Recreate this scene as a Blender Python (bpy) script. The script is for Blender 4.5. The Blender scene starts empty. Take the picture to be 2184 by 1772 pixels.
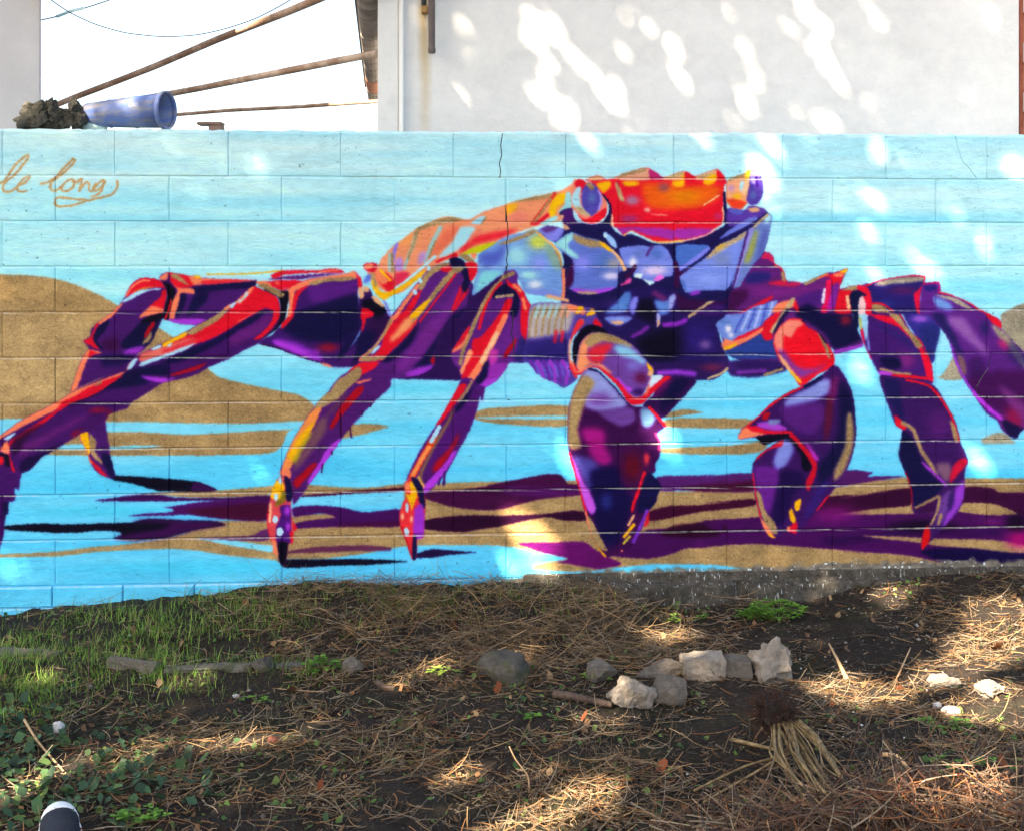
import bpy, bmesh, math, random
import numpy as np
from mathutils import Vector, Matrix, noise as mnoise
random.seed(7); RNG = np.random.default_rng(11)
SC = bpy.context.scene
# ------------------------------------------------------------------ camera
F = 2640.0; CX = 1092.0; HY = 540.0; EYE = 1.46       # focal length (photo px), centre column, horizon row, eye height
cam_d = bpy.data.cameras.new('camera'); cam = bpy.data.objects.new('camera', cam_d)
SC.collection.objects.link(cam); SC.camera = cam
cam.location = (0, 0, EYE); cam.rotation_euler = (math.radians(90), 0, 0)
cam_d.sensor_fit = 'HORIZONTAL'; cam_d.sensor_width = 36.0; cam_d.lens = 36.0 * F / 2184.0
cam_d.shift_y = -(886.0 - HY) / 2184.0; cam_d.clip_start = 0.05; cam_d.clip_end = 600.0
# ------------------------------------------------------------------ light
SUN_EL, SUN_AZ = math.radians(41), math.radians(35)    # sun behind the viewer, to the left
SD = Vector((math.cos(SUN_EL) * math.sin(SUN_AZ), math.cos(SUN_EL) * math.cos(SUN_AZ), -math.sin(SUN_EL)))  # light travels this way
W = bpy.data.worlds.new('World'); SC.world = W; W.use_nodes = True
nt = W.node_tree; nt.nodes.clear()
sky = nt.nodes.new('ShaderNodeTexSky'); sky.sky_type = 'NISHITA'; sky.sun_disc = False
sky.sun_elevation = SUN_EL; sky.sun_rotation = math.radians(180) + SUN_AZ
sky.air_density = 1.0; sky.dust_density = 2.2; sky.ozone_density = 0.3
bg = nt.nodes.new('ShaderNodeBackground'); bg.inputs[1].default_value = 0.062
wo = nt.nodes.new('ShaderNodeOutputWorld')
nt.links.new(sky.outputs[0], bg.inputs[0]); nt.links.new(bg.outputs[0], wo.inputs[0])
sun_d = bpy.data.lights.new('sun', 'SUN'); sun_d.energy = 5.0; sun_d.angle = math.radians(0.5); sun_d.color = (1, 0.87, 0.68)
sun = bpy.data.objects.new('sun', sun_d); SC.collection.objects.link(sun)
sun.rotation_euler = SD.to_track_quat('-Z', 'Y').to_euler(); sun.location = (-6, -6, 12)
SC.view_settings.view_transform = 'Standard'; SC.view_settings.look = 'None'
SC.view_settings.exposure = 3.02; SC.view_settings.gamma = 1.0; SC.view_settings.use_white_balance = True; SC.view_settings.white_balance_temperature = 7000; SC.view_settings.use_curve_mapping = False
# ------------------------------------------------------------------ helpers
COL = SC.collection
def obj(name, verts, faces, mat, parent=None, smooth=False):
    me = bpy.data.meshes.new(name); me.from_pydata([tuple(v) for v in verts], [], faces); me.update()
    o = bpy.data.objects.new(name, me); COL.objects.link(o)
    if mat: me.materials.append(mat)
    if parent: o.parent = parent
    if smooth: me.polygons.foreach_set('use_smooth', [True] * len(me.polygons))
    return o
def bobj(name, bm, mat, parent=None, smooth=False):
    me = bpy.data.meshes.new(name); bm.to_mesh(me); bm.free()
    o = bpy.data.objects.new(name, me); COL.objects.link(o)
    if mat: me.materials.append(mat)
    if parent: o.parent = parent
    if smooth: me.polygons.foreach_set('use_smooth', [True] * len(me.polygons))
    return o
def tag(o, label=None, cat=None, group=None, kind=None):
    if label: o['label'] = label
    if cat: o['category'] = cat
    if group: o['group'] = group
    if kind: o['kind'] = kind
    return o
def empty(name, loc=(0, 0, 0)):
    o = bpy.data.objects.new(name, None); COL.objects.link(o); o.location = loc; o.empty_display_size = 0.1
    return o
def fastmesh(name, V, Fq, mat, col=None, smooth=False, parent=None):
    """V (n,3) array, Fq (m,k) index array, col (n,3) linear colours -> one mesh"""
    V = np.asarray(V, np.float32); Fq = np.asarray(Fq, np.int32); k = Fq.shape[1]
    me = bpy.data.meshes.new(name); me.vertices.add(len(V)); me.vertices.foreach_set('co', V.ravel())
    me.loops.add(Fq.size); me.loops.foreach_set('vertex_index', Fq.ravel())
    me.polygons.add(len(Fq)); me.polygons.foreach_set('loop_start', np.arange(0, Fq.size, k, dtype=np.int32))
    if col is not None:
        a = me.color_attributes.new('tint', 'FLOAT_COLOR', 'POINT')
        a.data.foreach_set('color', np.concatenate([col, np.ones((len(V), 1))], 1).astype(np.float32).ravel())
    me.update(calc_edges=True); me.validate()
    if smooth: me.polygons.foreach_set('use_smooth', [True] * len(me.polygons))
    o = bpy.data.objects.new(name, me); COL.objects.link(o)
    if mat: me.materials.append(mat)
    if parent: o.parent = parent
    return o
class NT:
    def __init__(s, name, rough=0.8, spec=0.3):
        s.m = bpy.data.materials.new(name); s.m.use_nodes = True; s.t = s.m.node_tree
        s.b = s.t.nodes['Principled BSDF']; s.b.inputs['Roughness'].default_value = rough
        s.b.inputs['Specular IOR Level'].default_value = spec
    def n(s, typ, **kw):
        nd = s.t.nodes.new(typ)
        for k, v in kw.items(): setattr(nd, k, v)
        return nd
    def l(s, a, b): s.t.links.new(a, b)
    def pos(s): return s.n('ShaderNodeNewGeometry').outputs['Position']
    def objc(s): return s.n('ShaderNodeTexCoord').outputs['Object']
    def noise(s, vec, scale, detail=4, rough=0.6, dim='3D'):
        nd = s.n('ShaderNodeTexNoise'); nd.inputs['Scale'].default_value = scale; nd.inputs['Detail'].default_value = detail
        nd.inputs['Roughness'].default_value = rough
        if vec is not None: s.l(vec, nd.inputs['Vector'])
        return nd.outputs['Fac']
    def scale(s, vec, sc):
        nd = s.n('ShaderNodeVectorMath', operation='MULTIPLY'); s.l(vec, nd.inputs[0]); nd.inputs[1].default_value = sc
        return nd.outputs[0]
    def ramp(s, fac, stops):
        nd = s.n('ShaderNodeValToRGB'); e = nd.color_ramp.elements
        while len(e) < len(stops): e.new(0.5)
        for i, (p, c) in enumerate(stops):
            e[i].position = p; e[i].color = (c, c, c, 1) if isinstance(c, (int, float)) else (*c, 1)
        s.l(fac, nd.inputs[0]); return nd.outputs[0]
    def mix(s, fac, a, b, mode='MIX'):
        nd = s.n('ShaderNodeMix', data_type='RGBA', blend_type=mode)
        for sock, v in ((nd.inputs[0], fac), (nd.inputs[6], a), (nd.inputs[7], b)):
            if isinstance(v, bpy.types.NodeSocket): s.l(v, sock)
            elif isinstance(v, (int, float)): sock.default_value = v
            else: sock.default_value = (*v, 1)
        return nd.outputs[2]
    def math(s, op, a, b=None):
        nd = s.n('ShaderNodeMath', operation=op)
        for i, v in enumerate((a, b)):
            if v is None: continue
            if isinstance(v, bpy.types.NodeSocket): s.l(v, nd.inputs[i])
            else: nd.inputs[i].default_value = v
        return nd.outputs[0]
    def col(s, v):
        if isinstance(v, bpy.types.NodeSocket): s.l(v, s.b.inputs['Base Color'])
        else: s.b.inputs['Base Color'].default_value = (*v, 1)
    def bump(s, h, dist=0.002, strength=1.0, prev=None):
        nd = s.n('ShaderNodeBump'); nd.inputs['Distance'].default_value = dist; nd.inputs['Strength'].default_value = strength
        s.l(h, nd.inputs['Height'])
        if prev: s.l(prev, nd.inputs['Normal'])
        s.l(nd.outputs[0], s.b.inputs['Normal']); return nd.outputs[0]
def plain(name, c1, c2, scale=20, rough=0.85, bump=0.002, spec=0.3, detail=5):
    t = NT(name, rough, spec); n1 = t.noise(t.objc(), scale, detail)
    t.col(t.ramp(n1, [(0.3, c1), (0.7, c2)]))
    if bump: t.bump(t.noise(t.objc(), scale * 3, 4), bump)
    return t.m
def tinted(name, rough=0.8, translucent=0.0, spec=0.2):
    t = NT(name, rough, spec); a = t.n('ShaderNodeAttribute'); a.attribute_name = 'tint'
    t.col(a.outputs['Color'])
    if translucent:
        tr = t.n('ShaderNodeBsdfTranslucent'); t.l(a.outputs['Color'], tr.inputs[0])
        mx = t.n('ShaderNodeMixShader'); mx.inputs[0].default_value = translucent
        out = t.t.nodes['Material Output']
        t.l(t.b.outputs[0], mx.inputs[1]); t.l(tr.outputs[0], mx.inputs[2]); t.l(mx.outputs[0], out.inputs[0])
    return t.m
def tube(verts, faces, path, radii, n=6, cap=True):
    """append a tapered tube along path to verts/faces lists"""
    path = [Vector(p) for p in path]; base = len(verts); up = Vector((0.13, 0.21, 1)).normalized()
    for i, p in enumerate(path):
        d = (path[min(i + 1, len(path) - 1)] - path[max(i - 1, 0)]).normalized()
        a = d.cross(up)
        if a.length < 1e-3: a = d.cross(Vector((1, 0, 0)))
        a.normalize(); b = d.cross(a)
        r = radii[i] if hasattr(radii, '__len__') else radii
        for k in range(n):
            t = 2 * math.pi * k / n
            verts.append(p + a * (r * math.cos(t)) + b * (r * math.sin(t)))
    for i in range(len(path) - 1):
        for k in range(n):
            k2 = (k + 1) % n
            faces.append((base + i * n + k, base + i * n + k2, base + (i + 1) * n + k2, base + (i + 1) * n + k))
    if cap:
        faces.append(tuple(base + k for k in range(n))[::-1]); faces.append(tuple(base + (len(path) - 1) * n + k for k in range(n)))
def smoothstep(a, b, x):
    t = np.clip((x - a) / (b - a), 0, 1); return t * t * (3 - 2 * t)
# ------------------------------------------------------------------ the wall's own frame: u metres along it, z up
AX, AY = -2.2446, 5.427
_L = math.hypot(4.6134, 0.300); UX, UY = 4.6134 / _L, 0.300 / _L
NX, NY = UY, -UX                                       # outward normal, toward the yard
def px2u(x, y):
    t = (np.asarray(x, float) - CX) / F
    u = (t * AY - AX) / (UX - t * UY); Y = AY + u * UY
    return u, EYE - (np.asarray(y, float) - HY) / F * Y
def wp(u, z, out=0.0): return Vector((AX + u * UX + NX * out, AY + u * UY + NY * out, z))
def wall_y(x): return AY + (x - AX) * UY / UX
# ------------------------------------------------------------------ the mural: spray paint laid down shape by shape in wall coordinates
PPM = 480; U0, U1, Z0, Z1 = -1.9, 6.6, -0.2, 2.03
CW, CH = int((U1 - U0) * PPM), int((Z1 - Z0) * PPM)
TILES = dict(A=(0,560,5.35), B=(300,560,5.35), C=(600,560,5.35), D=(0,860,5.35), E=(750,360,5.35), F=(1000,340,5.35), G=(1280,340,5.35),
             H=(900,560,5.35), I=(1200,580,5.35), J=(1500,530,5.35), K=(1784,560,5.35), L=(540,820,4.115), M=(1160,760,3.6175),
             N=(1500,760,3.6175), O=(1784,780,3.775), P=(0,980,3.567), Z=(0,0,0.97985), S=(0,310,7.133))
PAL = dict(gold=(160,134,96), gold2=(188,162,122), navy=(24,18,95), black=(14,9,52), purple=(84,28,126), violet=(118,40,148), mag=(172,62,214),
           plum=(76,10,88), maroon=(86,8,58), red=(230,20,50), dred=(184,10,40), coral=(250,130,95), peach=(255,195,150), orange=(250,178,22),
           pale=(165,225,250), lav=(130,132,232), slate=(84,112,184), teal=(146,214,222), yg=(190,192,30), white=(236,232,250), tan=(232,168,124),
           sky1=(120,212,248), taupe=(124,92,100), grey=(160,152,132), sig=(196,146,92))
canvas = np.zeros((CH, CW, 3), np.float32); goldm = np.zeros((CH, CW), np.float32); CLIP = [None]
def parse(s):
    out = []; tl = None; buf = []
    for tok in s.split():
        if tok[0].isalpha(): tl = TILES[tok]; continue
        buf.append(float(tok))
        if len(buf) == 2:
            out.append((tl[0] + buf[0] / tl[2], tl[1] + buf[1] / tl[2])); buf = []
    return np.array(out)
def tocanvas(pts):
    u, z = px2u(pts[:, 0], pts[:, 1])
    return np.stack([(u - U0) * PPM, (z - Z0) * PPM], 1)
def catmull(P, closed=True, k=3):
    n = len(P); out = []
    if n < 3: return P
    for i in range(n if closed else n - 1):
        p0, p1, p2, p3 = (P[(i - 1) % n], P[i], P[(i + 1) % n], P[(i + 2) % n]) if closed else (P[max(i - 1, 0)], P[i], P[i + 1], P[min(i + 2, n - 1)])
        for j in range(k):
            t = j / k; m1 = (p2 - p0) * 0.38; m2 = (p3 - p1) * 0.38
            out.append((2*t**3 - 3*t**2 + 1) * p1 + (t**3 - 2*t**2 + t) * m1 + (-2*t**3 + 3*t**2) * p2 + (t**3 - t**2) * m2)
    if not closed: out.append(P[-1])
    return np.array(out)
def box(m, r):
    for ax in (0, 1):
        c = np.cumsum(m, axis=ax, dtype=np.float64); n = m.shape[ax]; i = np.arange(n)
        hi, lo = np.minimum(i + r, n - 1), i - r - 1
        a = np.take(c, hi, axis=ax); b = np.take(c, np.maximum(lo, 0), axis=ax)
        b = b * (lo >= 0).reshape((-1, 1) if ax == 0 else (1, -1))
        m = ((a - b) / (2 * r + 1)).astype(np.float32)
    return m
def fill(P, soft):
    pad = int(soft * 2.5) + 3
    x0, y0 = np.floor(P.min(0)).astype(int) - pad; x1, y1 = np.ceil(P.max(0)).astype(int) + pad
    x0, y0, x1, y1 = max(x0, 0), max(y0, 0), min(x1, CW), min(y1, CH)
    if x1 <= x0 or y1 <= y0: return None
    m = np.zeros((y1 - y0, x1 - x0), np.float32); Q = np.roll(P, -1, 0); w = x1 - x0
    for r in range(y1 - y0):
        yc = y0 + r + 0.5; c = (P[:, 1] <= yc) != (Q[:, 1] <= yc)
        if not c.any(): continue
        a, b = P[c], Q[c]; xs = np.sort(a[:, 0] + (yc - a[:, 1]) / (b[:, 1] - a[:, 1]) * (b[:, 0] - a[:, 0])) - x0
        for q in range(0, len(xs) - 1, 2):
            s, e = max(xs[q], 0), min(xs[q + 1], w)
            if e <= s: continue
            si, ei = int(s), int(e)
            if si == ei: m[r, si] += e - s
            else:
                m[r, si] += 1 - (s - si); m[r, si + 1:ei] = 1
                if ei < w: m[r, ei] += e - ei
    if soft > 0.6:
        rr = max(1, int(round(soft * 0.7)))
        m = box(box(m, rr), rr)
    return x0, y0, np.clip(m, 0, 1)
def lay(col, reg, a=1.0, clip=True):
    if reg is None: return
    x0, y0, m = reg; h, w = m.shape; m = m * a
    if clip and CLIP[0] is not None: m = m * CLIP[0][y0:y0 + h, x0:x0 + w]
    g = 1.0 if col in ('gold', 'gold2', 'grey', 'sig') else 0.0
    c = np.array(PAL[col] if isinstance(col, str) else col, np.float32) / 255
    canvas[y0:y0 + h, x0:x0 + w] += (c - canvas[y0:y0 + h, x0:x0 + w]) * m[..., None]
    goldm[y0:y0 + h, x0:x0 + w] += (g - goldm[y0:y0 + h, x0:x0 + w]) * m
def free(col, s, soft=1.2, a=1.0): lay(col, fill(catmull(tocanvas(parse(s))), soft), a, False)
def base(col, s, soft=1.2):
    r = fill(catmull(tocanvas(parse(s))), soft); lay(col, r, 1, False)
    CLIP[0] = np.zeros((CH, CW), np.float32)
    x0, y0, m = r; CLIP[0][y0:y0 + m.shape[0], x0:x0 + m.shape[1]] = np.clip(box(m, 1) * 1.5, 0, 1)
def d(col, s, soft=1.4, a=1.0): lay(col, fill(catmull(tocanvas(parse(s))), soft), a)
def ln(col, s, w, soft=1.2, a=1.0, clip=True):
    P = catmull(tocanvas(parse(s)), False, 4); w0, w1 = w if isinstance(w, tuple) else (w, w)
    pad = max(w0, w1) + 3 + soft * 2
    x0, y0 = np.floor(P.min(0) - pad).astype(int); x1, y1 = np.ceil(P.max(0) + pad).astype(int)
    x0, y0, x1, y1 = max(x0, 0), max(y0, 0), min(x1, CW), min(y1, CH)
    if x1 <= x0 or y1 <= y0: return
    X, Y = np.meshgrid(np.arange(x0, x1) + .5, np.arange(y0, y1) + .5); best = np.full(X.shape, 1e9)
    n = len(P) - 1
    for i in range(n):
        p, q = P[i], P[i + 1]; v = q - p; t = np.clip(((X - p[0]) * v[0] + (Y - p[1]) * v[1]) / max(v @ v, 1e-6), 0, 1)
        dd = np.hypot(X - p[0] - t * v[0], Y - p[1] - t * v[1]) - 0.5 * (w0 + (w1 - w0) * (i + t) / n)
        best = np.minimum(best, dd)
    lay(col, (x0, y0, np.clip(0.5 - best / (2 * soft), 0, 1).astype(np.float32)), a, clip)
def bl(col, tile, cx, cy, rx, ry, a=0.9, ang=0, hard=False, clip=True):
    t = TILES[tile]; c = tocanvas(np.array([(t[0] + cx / t[2], t[1] + cy / t[2])]))[0]; rx, ry = rx / t[2], ry / t[2]
    R = int(max(rx, ry) * 1.5) + 3; x0, y0, x1, y1 = max(int(c[0]) - R, 0), max(int(c[1]) - R, 0), min(int(c[0]) + R, CW), min(int(c[1]) + R, CH)
    if x1 <= x0 or y1 <= y0: return
    X, Y = np.meshgrid(np.arange(x0, x1) - c[0], np.arange(y0, y1) - c[1]); ca, sa = math.cos(ang), math.sin(ang)
    r = np.hypot((X * ca + Y * sa) / rx, (-X * sa + Y * ca) / ry)
    m = np.clip((1 - r) * min(rx, ry) / 1.5, 0, 1) if hard else np.clip(1.35 - r, 0, 1) ** 1.0 * np.clip(1.35 - r, 0, 1)
    lay(col, (x0, y0, np.clip(m, 0, 1).astype(np.float32)), a, clip)
def fbm(h, w, sy, sx, seed, oct=4):
    r = np.random.default_rng(seed); out = np.zeros((h, w), np.float32); amp = 1.0; tot = 0
    for o in range(oct):
        gh, gw = int(h / sy) + 3, int(w / sx) + 3; g = r.random((gh, gw)).astype(np.float32)
        yi, xi = np.arange(h) / sy, np.arange(w) / sx; y0, x0 = yi.astype(int), xi.astype(int)
        fy, fx = (yi - y0)[:, None], (xi - x0)[None]; fy, fx = fy*fy*(3-2*fy), fx*fx*(3-2*fx)
        a, b, c_, e = g[y0][:, x0], g[y0][:, x0 + 1], g[y0 + 1][:, x0], g[y0 + 1][:, x0 + 1]
        out += amp * ((a*(1-fx) + b*fx)*(1-fy) + (c_*(1-fx) + e*fx)*fy); tot += amp; amp *= 0.5
        sy, sx = max(sy / 2, 1), max(sx / 2, 1)
    return out / tot
# painted sky and water, paler at the top
zz = Z0 + (np.arange(CH) + .5) / PPM
st = [(-0.2,(92,192,238)),(0.1,(88,194,246)),(0.45,(94,202,250)),(0.8,(118,214,252)),(1.2,(150,232,255)),(1.55,(172,240,255)),(1.85,(182,240,254)),(2.05,(190,240,252))]
for k in range(3): canvas[:, :, k] = np.interp(zz, [q[0] for q in st], [q[1][k] for q in st])[:, None] / 255
nb = .8 * fbm(CH, CW, 30, 380, 3) + .2 * fbm(CH, CW, 14, 160, 4)
canvas += ((nb - 0.5) * 0.40)[..., None] * np.array([0.75, 0.32, 0.1], np.float32)
for x_, y_, w_, h_, c_ in [(700,430,520,14,(150,222,246)),(1800,470,500,16,(120,214,250)),(250,1090,220,16,(70,196,240)),(420,1210,300,22,(70,198,244)),(900,830,300,16,(96,212,250)),
                           (1500,800,300,14,(104,214,250)),(760,910,260,14,(92,206,250)),(1900,900,260,16,(92,206,250)),(300,470,300,12,(140,220,250)),(1200,330,420,12,(168,228,246)),(1750,640,300,14,(130,220,250))]:
    bl(c_, 'Z', x_ * .98, y_ * .98, w_, h_, 0.7, 0.02 * math.sin(x_), clip=False)
# gold sand
free('gold', "Z -420 690 -330 640 -200 596 -80 578 0 575 60 577 110 583 160 597 215 622 260 648 300 668 345 695 380 720 430 768 460 790 520 805 570 815 620 825 650 842 660 862 640 880 600 905 590 930 560 948 430 952 300 952 100 950 60 930 0 878 -80 876 -260 866 -380 800")
free('gold2', "Z -80 640 100 650 230 690 330 760 300 840 120 850 -80 850", 16, 0.5)
free('sky1', "D -1900 240 -400 195 250 182 700 190 1190 215 1640 215 2140 230 2889 235 3474 205 3461 286 2889 319 2140 360 1640 330 1210 330 700 350 0 360 -400 360 -1700 300")
free('sky1', "D 600 490 930 465 1240 500 1500 480 1850 490 1500 520 1250 527 900 530 640 520")
free('gold', "L 800 350 870 350 1000 345 1100 352 1190 370 1100 400 1000 430 860 460 760 475")
free('gold', "Z 985 868 1010 856 1050 852 1186 848 1190 890 1100 890 1010 882"); free('sky1', "M -500 470 -200 465 172 462 172 484 -200 486 -480 480")
free('gold', "M 900 465 1000 425 1100 412 1230 435 1100 455 1000 470"); free('gold', "M 920 500 1050 478 1447 480 1610 493 1590 550 1447 558 1150 555 940 545")
free('gold', "M 895 715 1100 700 1447 688 1670 655 1720 690 1660 740 1447 758 1100 755 905 740")
free('gold', "P 1130 258 1300 245 1650 235 2060 200 L 250 880 500 880 750 900 960 907 1150 890 1320 872 1330 925 1000 945 700 960 400 970 130 960 P 2040 275 1700 290 1400 285")
free('gold', "P -900 735 -300 725 0 718 430 700 700 665 950 645 1300 590 1500 520 1540 470 2040 465 L 130 1200 370 1150 700 1130 740 1155 1290 1180 1330 870 1560 885 1700 862 2140 850 M 0 960 400 960 870 1030 1100 1040 1447 1020 N 400 1040 1000 1010 1250 960 1447 945 O 550 895 1030 905 1510 905 2600 905 2600 1790 N 1447 1790 500 1790 480 1670 200 1620 0 1605 M 800 1605 400 1650 200 1660 0 1650 -100 1630 0 1590 190 1560 0 1520 L 2140 1412 1430 1412 1200 1440 960 1485 600 1530 300 1530 220 1560 P 2100 765 1900 745 1700 725 1500 692 1300 680 1000 688 700 705 430 735 0 745 -300 752 -900 745")
free('sky1', "P 1500 598 1750 610 1950 640 2070 655 2070 700 1950 685 1750 650 1600 620")
free('grey', "K 1890 585 2000 530 2140 470 2600 440 2600 1050 2140 1040 1900 790 1870 640"); free('grey', "K 1150 1325 1200 1290 1270 1190 1340 1090 1440 1330 1300 1352"); free('grey', "O 1165 600 1250 550 1340 540 1420 600 1430 625 1200 630")
# cast shadows painted on the sand
free('black', "P 860 120 1200 140 1480 165 1560 190 1650 235 1500 245 1300 240 1190 235 1000 180 860 155"); free((70,12,100), "P 1480 170 1560 190 1650 235 1450 238", 2)
free((74,14,104), "P 720 315 860 290 1080 260 1200 262 1330 288 1700 290 2050 272 2050 320 1600 312 1200 318")
free('maroon', "L 370 975 700 950 1330 900 1335 932 900 955 500 985")
free((88,18,116), "P 1230 365 1400 340 1600 315 2040 310 2030 460 1800 460 1600 440 1420 420 1300 425 970 430 1100 410 1300 398 1320 385 1290 368"); free('maroon', "P 1400 390 1700 350 2040 330 2030 455 1800 455 1600 435", 4, 0.8)
free('black', "P 30 505 150 495 250 485 400 488 550 492 750 485 980 480 1080 455 1200 450 1400 462 1600 465 1720 498 1500 530 1300 585 1200 605 1000 620 900 605 850 598 920 575 900 550 750 540 600 555 400 555 150 540 30 530")
free((80,14,104), "P 1000 478 1080 457 1200 452 1400 464 1600 467 1720 498 1500 530 1300 585 1200 600 1000 616 860 598 1000 560 1200 530 1300 490", 5, 0.9)
free((82,14,112), "L 340 1085 420 1065 600 1060 800 1080 960 1120 1130 1105 1290 1095 1290 1240 1000 1245 700 1250 380 1260 370 1220 500 1190 720 1165 600 1130 380 1160 350 1150")
free('maroon', "L 700 1240 900 1215 1290 1200 1290 1240 1000 1246", 3, 0.6)
free((96,36,90), "L 350 1450 600 1420 1000 1410 1200 1430 1190 1460 900 1460 700 1470 300 1480", 2, .85); free((100,44,110), "P 1500 600 1900 580 1980 540 2040 530 2040 610 1900 615 1700 610", 2)
free('black', "L 260 1535 600 1535 950 1530 1370 1550 1100 1575 950 1585 700 1590 400 1605 260 1602"); free((40,14,84), "L 1410 1495 1520 1450 1620 1445 1800 1460 1970 1472 1700 1495 1600 1515 1420 1522")
free((84,12,86), "L 1500 935 1700 935 2000 900 2140 865 M 0 910 130 915 180 980 270 990 300 1065 0 1095 L 2140 1100 1900 1095 1750 1075 1600 1030 1510 1000"); free((96,24,120), "M -300 1000 0 1000 280 1010 290 1060 0 1085 -300 1060", 4, .7)
free((62,6,66), "L 1500 1190 1700 1160 1900 1145 2140 1150 M 0 1215 200 1190 320 1200 330 1265 150 1265 0 1240 L 2140 1250 1980 1270 1850 1295 1700 1290 1500 1265")
free((112,16,118), "M -200 1440 0 1435 300 1430 380 1480 480 1540 600 1600 500 1630 400 1640 200 1600 100 1590 190 1560 0 1515 -100 1480")
free((70,6,70), "N 940 1085 1200 1065 1447 1035 O 0 1070 350 1010 600 985 600 1100 560 1130 300 1150 0 1195 N 950 1215 860 1180")
free((76,8,80), "O 1020 980 1250 985 1300 1015 1510 1020 2600 1020 2600 1230 1510 1200 1420 1170 1250 1110 1030 1105 980 1130")
free((84,12,108), "M 480 1500 520 1540 800 1560 1000 1520 1100 1480 1447 1470 N 0 1470 400 1445 900 1480 1447 1520 O 0 1490 300 1500 600 1530 850 1590 1050 1650 1510 1640 2600 1640 2600 1190 1510 1195 1000 1175 600 1190 0 1200 N 960 1220 850 1180 400 1240 0 1265 M 1230 1270 1000 1320 790 1340 650 1430")
free((54,8,96), "N 900 1400 1447 1370 O 0 1350 600 1330 1000 1330 1300 1310 1300 1360 700 1370 0 1440 N 1000 1470", 8, .8); free((60,4,50), "N 0 1290 120 1290 170 1340 100 1385 -100 1400 M 900 1380 1000 1300 1200 1285 1400 1300 1390 1370", 3, .8)
free('gold', "O 200 1365 500 1375 700 1385 820 1390 1000 1395 1250 1400 1510 1440 1510 1505 1300 1500 1100 1470 820 1450 650 1420 400 1395"); free('gold', "O 980 1140 1050 1110 1250 1110 1400 1160 1450 1195 1200 1200 1000 1170")
free((26,8,92), "O 670 1490 900 1465 1200 1480 1510 1510 2600 1510 2600 1640 1510 1625 1050 1630 800 1560", 3); free((12,4,40), "O 380 1290 700 1240 1000 1290 700 1330", 10, .7); free((18,4,40), "O 1380 1210 1510 1200 1510 1330 1380 1310", 10, .7)
bl((128,20,126), 'N', 1000, 1220, 260, 110, .8, clip=False); bl((176,10,116), 'O', 1470, 1400, 150, 100, .8, clip=False); bl((120,30,120), 'O', 1250, 1260, 120, 40, .6, clip=False)
free((94,34,120), "M 870 930 1100 920 1447 910 N 0 925 370 900 380 1040 0 1040 M 1100 1030 880 1035"); free('maroon', "M 1050 1010 1447 960 N 0 1000 375 960 380 1038 0 1040 M 1100 1030", 4, .8)
free((92,30,116), "O 60 840 290 857 245 890 400 885 545 888 350 920 0 975 -80 975"); free((78,6,64), "M 800 1200 980 1150 1150 1150 1447 1120 N 0 1130 380 1100 390 1150 200 1175 0 1195 M 1200 1200 1000 1240 820 1270")
# ---- far left leg
base('purple', "D 890 330 1000 290 1190 200 1215 330 1240 470 1260 620 1310 800 1320 830 1270 860 1200 840 1110 790 1040 700 1000 590 950 470")
d('orange', "D 895 345 990 320 1010 400 1040 520 1000 590 950 470"); d('gold', "D 1020 350 1100 440 1080 540 1150 640 1170 700 1050 600 1020 500", 2); d('red', "D 1010 600 1060 660 1130 720 1230 840 1150 810 1050 700", 2, .9)
d('navy', "D 1170 570 1260 600 1310 810 1270 840 1220 760 1160 640", 3); ln('coral', "D 905 360 950 480 1000 590 1040 680", 3)
base('purple', "A 1420 400 1480 280 1590 190 1750 190 1850 230 1900 310 1900 420 1870 560 1850 650 1780 790 1730 900 1650 990 1560 1060 1540 1110 1470 1190 1300 1270 1100 1340 870 1450 800 1480 850 1350 900 1180 950 1060 1010 990 950 900 1020 860 1040 770 1120 690 1250 600 1360 490")
d('red', "A 1420 400 1480 280 1590 190 1760 190 1860 240 1890 320 1850 290 1700 290 1600 320 1480 380"); ln('coral', "A 1430 390 1500 290 1600 220 1700 215", (3,5)); d('orange', "A 1500 350 1650 290 1800 285 1700 300 1560 340", 2, .7); d('pale', "A 1390 450 1500 370 1620 320 1830 300 1810 320 1700 330 1560 390 1430 460")
d('red', "A 1900 330 1890 430 1860 540 1780 530 1690 520 1760 460 1830 400 1850 330", 2); d('coral', "A 1590 620 1650 560 1740 500 1860 540 1850 580 1750 600 1600 640", 2); d('navy', "A 1400 900 1500 800 1600 700 1760 660 1830 640 1740 900 1650 970 1560 990 1450 1000 1380 970", 3)
d('black', "A 1850 580 1850 650 1700 700 1600 690 1700 620"); d('dred', "A 1740 680 1770 700 1700 820 1640 880 1660 790"); d('gold', "A 1730 790 1720 880 1640 940 1620 920 1680 850")
d('red', "A 950 905 1030 860 1060 790 1100 700 1130 690 1080 800 1060 900 1130 980 1110 1000 1040 960"); d('coral', "A 1120 690 1250 590 1380 470 1400 470 1300 600 1150 710"); d('navy', "A 1060 850 1130 730 1250 660 1200 780 1100 900 1200 1000 1130 990 1080 930", 2)
d('plum', "A 1150 900 1340 870 1360 1000 1200 1010", 4, .7); d('mag', "A 1400 1030 1500 980 1640 960 1570 1040 1430 1060", 3, .8); d('coral', "A 1010 1000 1170 1040 1050 1060 1000 1110 950 1230 920 1330 870 1450 800 1490 840 1350 900 1180 950 1070")
d('red', "A 1020 1010 1110 1040 1170 1030 1060 1060 1010 1100"); d('navy', "A 1160 1060 1500 1060 1520 1100 1400 1180 1200 1200 1150 1150", 5, .7)
base('purple', "B 300 120 600 170 1000 190 1320 205 1320 215 1300 280 1120 430 960 540 780 660 660 720 500 715 380 690 290 660 250 650 260 560 300 400 290 320 210 180")
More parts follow.
